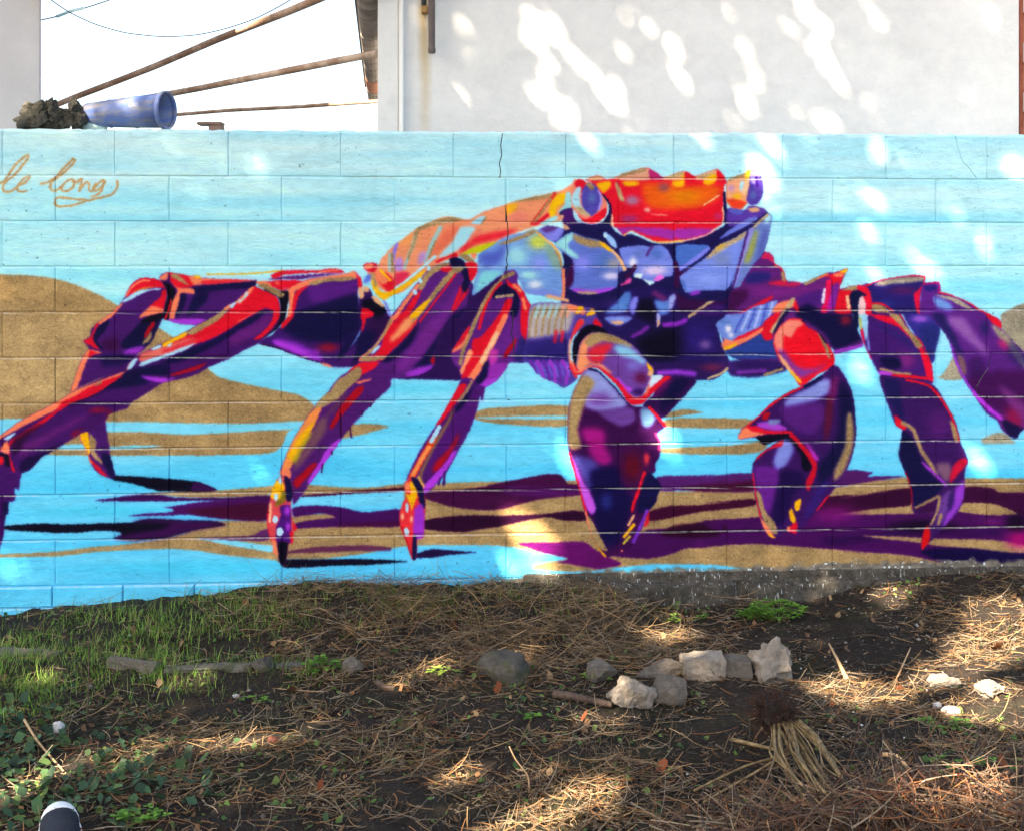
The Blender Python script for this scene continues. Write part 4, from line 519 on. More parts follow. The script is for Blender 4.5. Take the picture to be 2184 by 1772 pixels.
canvas = np.where(lin <= .0031308, lin * 12.92, 1.055 * np.power(np.maximum(lin, 1e-9), 1 / 2.4) - .055)
img = bpy.data.images.new('mural_paint', CW, CH, alpha=True); img.alpha_mode = 'CHANNEL_PACKED'
img.pixels.foreach_set(np.concatenate([canvas, goldm[..., None]], 2).astype(np.float32).ravel()); img.update(); img.pack()
# ------------------------------------------------------------------ materials of the setting
t = NT('painted_block', 0.7, 0.06)
g = t.n('ShaderNodeNewGeometry'); sub = t.n('ShaderNodeVectorMath', operation='SUBTRACT'); sub.inputs[1].default_value = (AX, AY, 0)
t.l(g.outputs['Position'], sub.inputs[0])
dot = t.n('ShaderNodeVectorMath', operation='DOT_PRODUCT'); dot.inputs[1].default_value = (UX, UY, 0); t.l(sub.outputs[0], dot.inputs[0])
sep = t.n('ShaderNodeSeparateXYZ'); t.l(sub.outputs[0], sep.inputs[0])
uc = t.math('DIVIDE', t.math('SUBTRACT', dot.outputs['Value'], U0), U1 - U0); vc = t.math('DIVIDE', t.math('SUBTRACT', sep.outputs['Z'], Z0), Z1 - Z0)
cmb = t.n('ShaderNodeCombineXYZ'); t.l(uc, cmb.inputs[0]); t.l(vc, cmb.inputs[1])
ti = t.n('ShaderNodeTexImage'); ti.image = img; ti.extension = 'EXTEND'; t.l(cmb.outputs[0], ti.inputs[0])
fine = t.noise(sub.outputs[0], 900, 2); cpaint = t.mix(0.08, ti.outputs['Color'], t.ramp(fine, [(0.3, 0.35), (0.7, 1.0)]), 'MULTIPLY')
sn = t.n('ShaderNodeSeparateXYZ'); t.l(g.outputs['True Normal'], sn.inputs[0])      # light-catching joint edges painted pale, along with dust and wear on the ledges
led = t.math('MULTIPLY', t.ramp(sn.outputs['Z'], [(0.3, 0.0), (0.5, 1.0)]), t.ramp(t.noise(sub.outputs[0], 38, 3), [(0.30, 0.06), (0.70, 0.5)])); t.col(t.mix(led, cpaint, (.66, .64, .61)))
gl = t.noise(sub.outputs[0], 520, 1); spk = t.math('MULTIPLY', ti.outputs['Alpha'], t.ramp(gl, [(0.55, 0.0), (0.68, 1.0)]))
t.l(t.math('SUBTRACT', 0.72, t.math('MULTIPLY', spk, 0.25)), t.b.inputs['Roughness']); t.l(t.math('MULTIPLY', spk, 0.5), t.b.inputs['Metallic'])
b1 = t.bump(t.noise(sub.outputs[0], 210, 5, 0.75), 0.0034, 1.0)
pit = t.ramp(t.noise(sub.outputs[0], 95, 2), [(0.24, 0.0), (0.31, 1.0)]); b2 = t.bump(pit, 0.003, 0.7, b1)
t.bump(t.noise(t.scale(sub.outputs[0], (1, 1, 2.4)), 13, 4), 0.010, 0.8, b2)
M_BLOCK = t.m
t = NT('raw_concrete', 0.92, 0.2); n1 = t.noise(t.pos(), 22, 7, .75); c = t.ramp(n1, [(0.34, (.035, .032, .028)), (0.52, (.085, .075, .062)), (0.75, (.15, .135, .115))])
dr = t.ramp(t.noise(t.scale(t.pos(), (30, 30, 6)), 3, 3), [(0.63, 0.0), (0.66, 1.0)]); t.col(t.mix(t.math('MULTIPLY', dr, .7), c, (.6, .64, .64)))
t.bump(t.noise(t.pos(), 34, 7, .75), 0.03); M_CONC = t.m
t = NT('building_plaster', 0.9, 0.2); n1 = t.noise(t.scale(t.pos(), (1, 1, 1.6)), 2.2, 5, .6); n2 = t.noise(t.pos(), 14, 5)
c = t.mix(0.5, t.ramp(n1, [(0.36, (.56, .555, .545)), (0.48, (.655, .65, .635)), (0.66, (.72, .71, .69))]), t.ramp(n2, [(0.3, (.60, .605, .61)), (0.7, (.71, .705, .695))]))
sp = t.n('ShaderNodeSeparateXYZ'); t.l(t.pos(), sp.inputs[0]); wob = t.math('MULTIPLY', t.math('SUBTRACT', t.noise(t.pos(), 5, 3), .5), .05)
dx = t.math('ABSOLUTE', t.math('SUBTRACT', t.math('ADD', sp.outputs['X'], wob), -0.445)); band = t.ramp(dx, [(0.006, 1.0), (0.04, 0.0)])
fall = t.n('ShaderNodeMapRange'); t.l(sp.outputs['Z'], fall.inputs[0]); fall.inputs[1].default_value = 2.05; fall.inputs[2].default_value = 2.72; fall.inputs[3].default_value = 0.25; fall.inputs[4].default_value = 0.9
t.col(t.mix(t.math('MULTIPLY', band, fall.outputs[0]), c, (.50, .36, .16))); b_ = t.bump(t.noise(t.pos(), 45, 5), .003, .8); t.bump(t.noise(t.pos(), 5, 5, .6), .014, .7, b_); M_PLASTER = t.m
M_TRIM = plain('white_trim', (.76, .76, .74), (.80, .79, .77), 6, .8, .001)
M_GREYWALL = plain('grey_render', (.50, .47, .48), (.58, .55, .56), 4, .9, .004)
M_RUST = NT('rusty_steel', .75, .4); t = M_RUST; n1 = t.noise(t.objc(), 5, 6, .7)
t.col(t.ramp(n1, [(.3, (.16, .09, .06)), (.48, (.27, .17, .12)), (.6, (.42, .32, .26)), (.75, (.55, .34, .2))])); t.bump(t.noise(t.objc(), 60, 4), .002); M_RUST = t.m
M_PIPE = plain('dark_pipe_paint', (.09, .07, .068), (.13, .10, .095), 12, .55, .001)
M_BLACK = plain('black_rubber_crack_shade', (.012, .012, .014), (.025, .025, .028), 15, .5, .001)
M_BRACKET = plain('rusted_bracket', (.30, .10, .04), (.42, .30, .12), 25, .9, .004)
M_TILE = plain('grey_clay_tile', (.13, .11, .10), (.34, .30, .27), 7, .9, .006)
M_TERRA = plain('terracotta', (.28, .11, .07), (.42, .2, .13), 12, .9, .003)
M_BUCKET = NT('blue_plastic', .4, .5); t = M_BUCKET; n1 = t.noise(t.scale(t.objc(), (1, 4, 4)), 7, 5, .7); t.col(t.mix(t.ramp(n1, [(.44, 0.0), (.62, .8)]), (.085, .145, .38), (.24, .23, .21))); M_BUCKET = t.m
M_PALEPL = plain('pale_aqua_plastic', (.45, .62, .64), (.55, .70, .71), 9, .5, .0005)
M_LAVA = plain('dark_rubble', (.022, .022, .018), (.085, .08, .066), 16, .95, .02)
M_BRICKBIT = plain('brown_brick', (.16, .10, .08), (.26, .17, .14), 22, .9, .004)
M_WIRE = plain('wire_sheath', (.06, .05, .05), (.1, .09, .085), 30, .6, 0)
M_SLEEVE = plain('blue_sleeve', (.28, .44, .5), (.36, .52, .58), 30, .5, 0)
M_REDWALL = plain('red_brick_paint', (.32, .10, .06), (.42, .16, .1), 30, .9, .002)
# ------------------------------------------------------------------ ground
def gz(x, y):
    x = np.asarray(x, float); y = np.asarray(y, float)
    dw = wall_y(x) - y
    amp = np.interp(x, [-8, -2.4, -1.8, -1.2, -0.7, 0.1, 0.45, 0.8, 1.35, 1.6, 2.4, 8], [.035, .035, .05, .095, .125, .125, .08, .012, .012, .09, .13, .13])
    z = -0.14 + amp * np.exp(-(np.maximum(dw, 0) / 0.42) ** 2)
    z = z + 0.018 * np.sin(x * 2.3 + 1.1) * np.sin(y * 3.1 + .4) + 0.010 * np.sin(x * 6.1 + y * 4.7) + 0.05 * np.exp(-((x - 1.05) / .5) ** 2 - ((y - 3.25) / .3) ** 2)
    z = z + 0.03 * np.exp(-((y - 4.72 - .03 * np.sin(x * 3)) / .10) ** 2) * smoothstep(.1, -.4, x) + .03 * smoothstep(1.2, 2.4, x) * smoothstep(5.4, 4.4, y) * smoothstep(3.4, 4.2, y)
    return z
def gp(px, py, lift=0.0):
    z = -0.14
    for _ in range(12):
        Y = (EYE - z) * F / (py - HY); X = (px - CX) / F * Y; z = float(gz(X, Y))
    return Vector((X, Y, z + lift))
xs = np.unique(np.concatenate([np.linspace(-60, -4, 12), np.linspace(-4, -2.8, 13), np.linspace(-2.8, 3.0, 260), np.linspace(3.0, 4.5, 14), np.linspace(4.5, 60, 12)]))
ys = np.unique(np.concatenate([np.linspace(-50, 0, 12), np.linspace(0, 2.7, 20), np.linspace(2.7, 5.75, 150), np.linspace(5.75, 8, 8), np.linspace(8, 120, 14)]))
GX, GY = np.meshgrid(xs, ys); GZ = gz(GX, GY)
rough = np.array([[mnoise.fractal(Vector((x * 7, y * 7, 3)), 0.9, 2.1, 5) for x in xs] for y in ys])
GZ = GZ + rough * 0.020 * smoothstep(3.4, 2.6, np.abs(GX)) * smoothstep(2.2, 2.8, GY) * smoothstep(6.2, 5.6, GY)
ny, nx = GX.shape; idx = np.arange(nx * ny).reshape(ny, nx)
quads = np.stack([idx[:-1, :-1], idx[:-1, 1:], idx[1:, 1:], idx[1:, :-1]], -1).reshape(-1, 4)
t = NT('soil', 0.95, 0.15); n1 = t.noise(t.pos(), 3.5, 6, .65); n2 = t.noise(t.pos(), 55, 5, .7)
c = t.mix(0.6, t.ramp(n1, [(.3, (.018, .014, .012)), (.55, (.036, .027, .021)), (.75, (.070, .052, .038))]), t.ramp(n2, [(.3, (.010, .008, .0075)), (.6, (.042, .032, .026)), (.8, (.11, .088, .07))]))
t.col(t.mix(t.ramp(t.noise(t.pos(), 2.1, 4), [(.52, 0.0), (.68, .5)]), c, (.030, .040, .014))); b_ = t.bump(t.noise(t.pos(), 110, 5, .75), .012); t.bump(t.noise(t.pos(), 24, 5, .7), .03, .8, b_)
ground = fastmesh('ground', np.stack([GX, GY, GZ], -1).reshape(-1, 3), quads, t.m, smooth=True); tag(ground, 'dark bare soil of the yard in front of the painted wall', 'ground', kind='structure')
# ------------------------------------------------------------------ the block wall
wall = empty('block_wall', wp(2.3, 0)); tag(wall, 'light blue concrete block wall painted with a huge red and purple crab', 'wall')
WORIG = Vector(wall.location)
def child(o): o.location = -WORIG; return o
rb = random.Random(5)
def block(name, poly, depth=0.19, out=0.0, bev=0.0032, mat=None):
    """poly: counter-clockwise (u, z) outline seen from the yard"""
    n = len(poly); cx = sum(p[0] for p in poly) / n; cz = sum(p[1] for p in poly) / n
    tilt = (rb.uniform(-.004, .004), rb.uniform(-.006, .006)); off = out + rb.uniform(-.0015, .0015); V = []
    def inset(i, b):
        p0, p1, p2 = (Vector(poly[(i + k) % n]) for k in (-1, 0, 1)); a = (p1 - p0).normalized(); c_ = (p2 - p1).normalized()
        nrm = (Vector((-a.y, a.x)) + Vector((-c_.y, c_.x)))
        return p1 + nrm.normalized() * b * 1.2 if nrm.length > 1e-4 else p1
    for b, o_ in ((bev, 0.0), (0, -bev)):
        for i in range(n):
            extra = rb.choice((0, 0, 0, .002, .004)) if b else 0
            p = inset(i, b + extra) if b else Vector(poly[i])
            if b and poly[i][1] > cz: p = Vector((p.x, p.y - .0022))
            V.append(wp(p.x, p.y, off + o_ + tilt[0] * (p.x - cx) + tilt[1] * (p.y - cz)))
    for i in range(n): V.append(wp(poly[i][0], poly[i][1], out - depth))
    Fc = [tuple(range(n)), tuple(range(3 * n - 1, 2 * n - 1, -1))]
    for r in (0, 1):
        for i in range(n):
            j = (i + 1) % n; Fc.append((r * n + i, (r + 1) * n + i, (r + 1) * n + j, r * n + j))
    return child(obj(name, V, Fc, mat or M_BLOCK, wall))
def worn(l, r, lo, hi):
    j = lambda: rb.uniform(-.0010, .0007); P = [(l, lo)] + [(l + (r - l) * q, lo + j()) for q in (.2, .45, .7)] + [(r, lo), (r + j() * .6, (lo + hi) / 2), (r, hi)]
    return P + [(l + (r - l) * q, hi + j()) for q in (.8, .55, .25)] + [(l, hi), (l + j() * .6, (lo + hi) / 2)]
odd = [5, 245, 487, 727, 967, 1206, 1437, 1670, 1890, 2105]; even = [118, 361, 601, 842, 1080, 1319, 1551, 1776, 1996, 2215]
ou = [float(px2u(x, 600)[0]) for x in odd]; eu = [float(px2u(x, 600)[0]) for x in even]
def extend(L): return [L[0] - .506 * k for k in (4, 3, 2, 1)] + L + [L[-1] + .49 * k for k in (1, 2, 3, 4)]
ou, eu = extend(ou), extend(eu); ULO, UHI = -1.85, 6.5
cracks = {1: [(1072,288),(1068,310),(1070,332),(1065,350),(1068,366),(1066,384)], 3: [(1082,484),(1084,500),(1080,520),(1083,540),(1080,556),(1083,579)], 5: [(1094,678),(1093,700),(1090,712),(1096,727),(1095,750),(1098,772)],
          11: [(2037,298),(2044,320),(2052,345),(2066,358),(2083,386)], 6: [(2115,766),(2108,785),(2094,805),(2083,824),(2088,840),(2092,853)]}
HG = 0.0013; VG = 0.0009
for row in range(1, 11):
    zt, zb = 2.0 - (row - 1) * .2, 2.0 - row * .2; J = sorted(set([ULO] + [q for q in (ou if row % 2 else eu) if ULO < q < UHI] + [UHI]))
    for a, b in zip(J[:-1], J[1:]):
        parts = [None]; ck = None
        for key, path in cracks.items():
            if key % 10 == row and (key != 11 or row == 1):
                pu = [(float(px2u(x, y)[0]), float(px2u(x, y)[1])) for x, y in path]
                if a + .03 < pu[0][0] < b - .03 and a + .03 < pu[-1][0] < b - .03: ck = pu
        wide = .0030 if (row % 2 == 0 and row <= 6) else 0
        l = a + VG + (wide if abs(a - eu[8]) < .01 else 0); r = b - VG - (wide if abs(b - eu[8]) < .01 else 0); lo, hi = zb + HG, zt - HG
        if ck:
            mid = [(u_, min(max(z_, lo), hi)) for u_, z_ in ck]; mid[0] = (mid[0][0], hi); mid[-1] = (mid[-1][0], lo); g_ = .0021
            block('block', [(l, lo)] + [(u_ - g_, z_) for u_, z_ in mid[::-1]] + [(l, hi)], bev=.0015); block('block', [(r, hi)] + [(u_ + g_, z_) for u_, z_ in mid] + [(r, lo)], bev=.0015)
        else: block('block', worn(l, r, lo, hi))
bj = [float(px2u(x, 1270)[0]) for x in (-960, -808, -655, -500, -346, -193, -40, 112, 263, 415, 569, 722, 876, 1030)]
for a, b in zip(bj[:-1], bj[1:]): block('brick', [(a + .003, -.092), (b - .003, -.092), (b - .003, -.004), (a + .003, -.004)], out=.006, bev=.004)
for a, b in zip(bj[:-1], bj[1:]): block('brick', [(a - .05, -.19), (b - .056, -.19), (b - .056, -.097), (a - .05, -.097)], out=.010, bev=.004)
V = [wp(u_, z_, o_) for u_ in (ULO + .01, UHI - .01) for z_ in (-.25, 1.995) for o_ in (-.0055, -.184)]
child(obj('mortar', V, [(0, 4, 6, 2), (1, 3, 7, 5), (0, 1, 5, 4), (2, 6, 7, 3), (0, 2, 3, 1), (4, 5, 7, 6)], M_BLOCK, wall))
for pth in ([(1066,286)] + [q_ for k_ in (1, 3, 5) for q_ in cracks[k_]] + [(1087,800), (1084,870)], cracks[6]):    # black strips stand in for the shade deep inside the cracks
    pth = sorted(pth, key=lambda q_: q_[1]); pu = [tuple(float(c_) for c_ in px2u(*q_)) for q_ in pth]; V = [wp(u_ + s_ * .007, z_, -.0048) for u_, z_ in pu for s_ in (-1, 1)]
    child(obj('crack', V, [(2 * i, 2 * i + 1, 2 * i + 3, 2 * i + 2) for i in range(len(pu) - 1)], M_BLACK, wall))
V, Fc = [], []; n = 330                                                        # crumbly mortar cap on the top course
for i in range(n):
    u_ = ULO + (UHI - ULO) * i / (n - 1); h = .006 + .012 * abs(mnoise.noise(Vector((u_ * 9, 0, 1)))) + .006 * mnoise.noise(Vector((u_ * 40, 2, 1))); o_ = -.004 + .006 * mnoise.noise(Vector((u_ * 14, 5, 1)))
    V += [wp(u_, 1.9985, o_), wp(u_, 2.0 + h * .6, o_ - .004), wp(u_, 2.0 + h, o_ - .03), wp(u_, 2.0 + h * .9, -.18), wp(u_, 1.9985, -.185)]
for i in range(n - 1):
    for k in range(4): Fc.append((i * 5 + k, (i + 1) * 5 + k, (i + 1) * 5 + k + 1, i * 5 + k + 1))
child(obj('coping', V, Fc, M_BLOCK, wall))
# footing strip, rough and broken, standing proud under the right half
V, Fc = [], []; n = 520; uf0, uf1 = 2.3, 6.45; prof = [(.014, -.002), (.012, .008), (.0, .013), (-.018, .016), (-.026, .026), (-.030, .045), (-.040, .058), (-.065, .062), (-.095, .066), (-.13, .07), (-.25, .07)]; m = len(prof)
for i in range(n):
    u_ = uf0 + (uf1 - uf0) * i / (n - 1); hole = max(0, 1 - abs(u_ - 3.28) / .06); thin = max(0, 1 - (u_ - uf0) / .35)
    for k, (z_, o_) in enumerate(prof):
        w1 = mnoise.fractal(Vector((u_ * 7, z_ * 9, 7)), .7, 2.1, 6); w2 = mnoise.fractal(Vector((u_ * 5, z_ * 6, 17)), .8, 2.1, 5); a_ = min(1, k / 4)
        V.append(wp(u_, z_ + .010 * w2 * a_ + .004 * w1, max(o_ * (1 - thin) + (.016 * w1 + .012 * w2) * a_ - (.05 * hole if 5 <= k <= 8 else 0), -.003)))
for i in range(n - 1):
    for k in range(m - 1): Fc.append((i * m + k, (i + 1) * m + k, (i + 1) * m + k + 1, i * m + k + 1))
child(obj('footing', V, Fc, M_CONC, wall, smooth=False))
# ------------------------------------------------------------------ white building behind
BD = 0.75; BX, BY = AX - NX * BD, AY - NY * BD
def bpx(x, y):
    tt = (x - CX) / F; u = (tt * BY - BX) / (UX - tt * UY); return u, EYE - (y - HY) / F * (BY + u * UY)
def bp(u, z, out=0.0): return Vector((BX + u * UX + NX * out, BY + u * UY + NY * out, z))
def bbox_obj(name, u0, u1, z0, z1, o0, o1, mat, parent, bev=.006, frame=bp):
    bm = bmesh.new(); c8 = [bm.verts.new(frame(u_, z_, o_) - Vector(parent.location)) for u_ in (u0, u1) for z_ in (z0, z1) for o_ in (o0, o1)]
    for f in ((0, 4, 6, 2), (1, 3, 7, 5), (0, 1, 5, 4), (2, 6, 7, 3), (0, 2, 3, 1), (4, 5, 7, 6)): bm.faces.new([c8[i] for i in f])
    bmesh.ops.recalc_face_normals(bm, faces=bm.faces)
    if bev: bmesh.ops.bevel(bm, geom=list(bm.edges), offset=bev, segments=2, affect='EDGES')
    return bobj(name, bm, mat, parent)
uL, uP, uT, uR = bpx(806, 200)[0], bpx(851, 200)[0], bpx(861, 200)[0], bpx(2174, 200)[0]
bld = empty('white_building', bp((uL + uR) / 2, -.14)); tag(bld, 'white plastered building with stained wall rising behind the painted wall', 'building')
bbox_obj('wall', uL + .012, uR, -.2, 4.6, -5, 0, M_PLASTER, bld); bbox_obj('corner_pilaster', uL, uP, -.2, 4.6, -.4, .022, M_PLASTER, bld); bbox_obj('lit_trim_strip', uP + .001, uT, -.2, 4.6, -.05, .034, M_TRIM, bld, .004)  # trim strip gets a brighter white to paint in the light on that edge
bbox_obj('roof', uL - .1, uR + .2, 4.6, 4.75, -5.2, .2, M_TILE, bld)
def cyl(name, p0, p1, r, mat, parent, n=14, rings=None):
    v, f = [], []; o = Vector(parent.location) if parent else Vector((0, 0, 0)); p0, p1 = Vector(p0) - o, Vector(p1) - o
    if rings is None: rings = [(0, 1), (1, 1)]
    tube(v, f, [p0.lerp(p1, s) for s, _ in rings], [r * q for _, q in rings], n); return obj(name, v, f, mat, parent, smooth=False)
u_, z_ = bpx(921, 119); dp = cyl('drain_pipe', bp(u_, z_, .07), bp(u_ - .004, 4.55, .07), .0175, M_PIPE, bld, 16, [(0, 1.0), (.004, 1.12), (.012, 1.12), (.014, 1), (1, 1)])
for zc in (3.1, 4.0): bbox_obj('pipe_clip', u_ - .024, u_ + .024, zc, zc + .025, -.002, .05, M_BRACKET, bld, .003)
u2, z2 = bpx(904, 15); cyl('short_pipe', bp(u2, z2, .035), bp(u2 + .012, 4.5, .035), .013, M_BLACK, bld)
u3, z3 = bpx(906, 32); bbox_obj('bracket', u3 - .016, u3 + .016, z3, z3 + .04, -.002, .045, M_BRACKET, bld, .004)
ne, fe = Vector(((760 - CX) / F * 6.30, 6.30, EYE + 1.31)), Vector(((783 - CX) / F * 10.2, 10.2, EYE + 1.31))
ins = Vector((1, .055, 0)) * .115
for k in range(9):                                            # barrel tiles of the eave along the side, seen from below
    s0, s1 = (k - 2) / 6.2, (k - 1) / 6.2 + .012; a, b = ne.lerp(fe, s0), ne.lerp(fe, s1); v, f = [], []
    for q, (p, rr) in enumerate(((a, 1.0), (b, .93))):
        for j in range(9):
            th = math.pi * j / 8; c_ = p + ins * .5; v.append(c_ - Vector(bld.location) + ins.normalized() * (-math.cos(th) * .062 * rr) + Vector((0, 0, -math.sin(th) * .045 * rr + .03)))
        for j in range(9):
            th = math.pi * j / 8; c_ = p + ins * .5; v.append(c_ - Vector(bld.location) + ins.normalized() * (-math.cos(th) * .052 * rr) + Vector((0, 0, -math.sin(th) * .035 * rr + .034)))
    for j in range(8):
        f += [(j, j + 1, 18 + j + 1, 18 + j), (9 + j, 27 + j, 27 + j + 1, 9 + j + 1), (j, 9 + j, 9 + j + 1, j + 1), (18 + j, 19 + j, 28 + j, 27 + j)]
    tl_ = obj('roof_tile', v, f, M_TERRA if k == 7 else M_TILE, bld)
v, f = [], []; tube(v, f, [ne.lerp(fe, -.3) - Vector(bld.location) + Vector((-.012, 0, .06)), fe - Vector(bld.location) + Vector((-.012, 0, .06))], .008, 6); obj('gutter_edge', v, f, M_BLACK, bld)
# grey house edge at the left, red house glimpsed at the right
hs = empty('grey_house', (-3.2, 6.6, -.14)); tag(hs, 'grey rendered house corner behind the dark rubble chunk', 'building')
xh = (88 - CX) / F * 6.4
HA = math.atan2(xh, 6.4) - .06
def raw(u, z, o): return Vector((xh + (u - xh) * math.cos(HA) - o * math.sin(HA), 6.4 - (u - xh) * math.sin(HA) - o * math.cos(HA), z))
bbox_obj('wall', xh - 2.4, xh, -.2, 4.8, -4, 0, M_GREYWALL, hs, .01, raw); bbox_obj('roof', xh - 2.5, xh + .12, 4.8, 4.95, -4.2, .15, M_TILE, hs, .01, raw)
cyl('cable_holder', Vector((xh - .01, 6.36, EYE + (HY + 8) / F * 6.4)), Vector((xh + .07, 6.33, EYE + (HY + 2) / F * 6.4)), .022, M_GREYWALL, hs)
rh = empty('red_house', ((2184 - CX) / F * 9, 9, -.14)); tag(rh, 'red banded house glimpsed past the far corner of the white building', 'building')
def raw2(u, z, o): return Vector((u, 9 - o, z))
xr = (2178 - CX) / F * 9
bbox_obj('wall', xr, xr + 3, -.2, 5, -3, 0, M_REDWALL, rh, .01, raw2)
for k in range(10): bbox_obj('band', xr + .01, xr + 3, 1.4 + k * .36, 1.55 + k * .36, .002, .05, M_TRIM, rh, .006, raw2)
# ------------------------------------------------------------------ poles, wires and clutter on the wall top
def at(x, y, Y): return Vector(((x - CX) / F * Y, Y, EYE - (y - HY) / F * Y))
def pole(label, a, b, r, wob):
    v, f = [], []; o = a.lerp(b, .5); path = []
    for k in range(13):
        s = k / 12; path.append(a.lerp(b, s) - o + Vector((0, 0, wob * mnoise.noise(Vector((s * 5, a.x, a.z))))))
    tube(v, f, path, [r * (1 + .06 * mnoise.noise(Vector((k * .9, b.x, 0)))) for k in range(13)], 10); p = obj('metal_pole', v, f, M_RUST, None, True); p.location = o
    return tag(p, label, 'pole', 'rusty poles over the gap')
pole('rusty steel pole rising steeply from the rubble to the roof edge', at(30, 262, 10.3), at(800, -50, 6.45), .0225, .012)
pole('rusty steel pole running from behind the bucket to the building corner', at(60, 256, 8.9), bp(uL, bpx(806, 116)[1], .004), .019, .01)
pole('thin lowest rusty pole running level above the wall top', at(-60, 270, 9.6), at(816, 218, 8.0), .013, .014)
def wire(label, pts, r):
    v, f = [], []; o = pts[0]; P = catmull(np.array([tuple(p) for p in pts]), False, 6); tube(v, f, [Vector(p) - o for p in P], r, 5); w_ = obj('overhead_wire', v, f, M_WIRE, None, True); w_.location = o
    return tag(w_, label, 'wire')
wire('dark sagging wire strung between the two houses', [at(70, -28, 6.45), at(108, 0, 6.5), at(150, 28, 6.6), at(205, 53, 6.8), at(270, 71, 7), at(350, 79, 7.2), at(420, 75, 7.2), at(480, 62, 7), at(545, 40, 6.9), at(620, 0, 6.7), at(700, -60, 6.5)], .0032)
w2 = wire('short cable with a pale blue sleeve rising from the grey house', [at(84, 44, 6.5), at(120, 36, 6.6), at(150, 25, 6.7), at(180, 18, 6.8), at(235, 0, 7), at(330, -35, 7.4)], .0036)
v, f = [], []; tube(v, f, [at(121, 36, 6.59) - w2.location, at(150, 25, 6.69) - w2.location, at(178, 18, 6.79) - w2.location], .008, 8); obj('sleeve', v, f, M_SLEEVE, w2, True)
TOP = 2.012
bk = empty('bucket', at(265, 280, 5.52)); bk.location.z = TOP; tag(bk, 'dirty blue plastic bucket lying on its side on the wall top', 'bucket')
ua = float(px2u(152, 270)[0]); ub = float(px2u(352, 270)[0]); cc = -.10
def lathe_side(name, prof, mat, parent, tiltz=.012, n=28):
    v, f = [], []; o = Vector(parent.location)
    for s, r in prof:
        p = wp(ua + (ub - ua) * s, 0, cc - .0) ; zc = TOP + .072 + tiltz * s
        for k in range(n):
            th = 2 * math.pi * k / n; v.append(Vector((p.x + NX * math.cos(th) * r, p.y + NY * math.cos(th) * r, zc + math.sin(th) * r)) - o)
    for i in range(len(prof) - 1):
        for k in range(n): f.append((i * n + k, i * n + (k + 1) % n, (i + 1) * n + (k + 1) % n, (i + 1) * n + k))
    return obj(name, v, f, mat, parent, True)
lathe_side('body', [(0.0, .004), (0.0, .050), (.02, .054), (.28, .0615), (.30, .065), (.32, .0625), (.6, .071), (.62, .0735), (.64, .0715), (.95, .079), (.95, .077), (.64, .069), (.3, .059), (.03, .05), (.03, .004)], M_BUCKET, bk)
lathe_side('rim', [(.94, .0792), (.945, .085), (.99, .0865), (1.0, .084), (.995, .078), (.95, .0768), (.94, .0792)], M_BUCKET, bk)
bk.rotation_euler = (0, 0, -.30); bk.location.y -= .0
lb = empty('plastic_tub', wp(float(px2u(180, 270)[0]), TOP, -.15)); tag(lb, 'pale aqua plastic tub half hidden between rubble chunk and bucket', 'tub'); v, f = [], []; n = 20
prof = [(.006, .0), (.075, .0), (.082, .03), (.085, .036), (.080, .04), (.072, .05), (.045, .068), (.006, .076)]
for r, h in prof:
    for k in range(n): v.append(Vector((r * .8 * math.cos(2 * math.pi * k / n) , r * .45 * math.sin(2 * math.pi * k / n), h)))
for i in range(len(prof) - 1):
    for k in range(n): f.append((i * n + k, i * n + (k + 1) % n, (i + 1) * n + (k + 1) % n, (i + 1) * n + k))
obj('body', v[:5 * n], [q for q in f if max(q) < 5 * n], M_PALEPL, lb, True); obj('lid', v[4 * n:], [tuple(i - 4 * n for i in q) for q in f if min(q) >= 4 * n], M_PALEPL, lb, True)
def rock(name, loc, size, seed, mat, rough=.22, cuts=7, sub=3, rot=None, flat=True, sink=.12):
    """an angular stone: icosphere, planes sliced off, then fractal relief; rests on its own base"""
    bm = bmesh.new(); bmesh.ops.create_icosphere(bm, subdivisions=sub, radius=1); r_ = random.Random(seed)
    pl = []
    for _ in range(cuts):
        a = Vector((r_.gauss(0, 1), r_.gauss(0, 1), r_.gauss(0, 1))).normalized(); pl.append((a, r_.uniform(.48, .8)))
    for v_ in bm.verts:
        p = v_.co.copy()
        for a, dd in pl:
            e = p.dot(a) - dd
            if e > 0: p -= a * e
        k = 1 + rough * mnoise.fractal(p * 1.6 + Vector((seed * 3.1, 0, 0)), .8, 2.1, 4)
        v_.co = Vector((p.x * size[0] * k, p.y * size[1] * k, p.z * size[2] * k))
    zmin = min(v_.co.z for v_ in bm.verts); zmax = max(v_.co.z for v_ in bm.verts)
    for v_ in bm.verts: v_.co.z = max(v_.co.z - zmin - sink * (zmax - zmin), -.03)
    o = bobj(name, bm, mat, None, not flat); o.location = loc
    if rot is not None: o.rotation_euler = rot if hasattr(rot, '__len__') else (0, 0, rot)
    return o
rc = empty('rubble_chunk', wp(float(px2u(92, 280)[0]), TOP, -.10)); tag(rc, 'dark jagged rubble chunk sitting on the wall top', 'rubble')
for (dx, sz, sd) in ((-.06, (.075, .06, .068), 3), (.045, (.06, .055, .075), 8), (-.012, (.06, .06, .08), 4), (.11, (.045, .05, .066), 12)):
    q = rock('lump', (dx, 0, 0), sz, sd, M_LAVA, .5, 4, 4, sink=.08); q.parent = rc; q.location = (dx * UX, dx * UY + rb.uniform(-.01, .01), -.004)
bb = empty('brick_fragment', wp(float(px2u(443, 278)[0]), TOP, -.1)); tag(bb, 'small brown brick fragment under a slab chip on the wall top', 'brick')
def fr(u, z, o): return bb.location + Vector((u, -o, z))
bbox_obj('brick', -.008, .052, -.004, .022, -.03, .03, M_BRICKBIT, bb, .003, fr); bbox_obj('slab_chip', -.06, .052, .0225, .036, -.04, .04, M_BRICKBIT, bb, .004, fr)
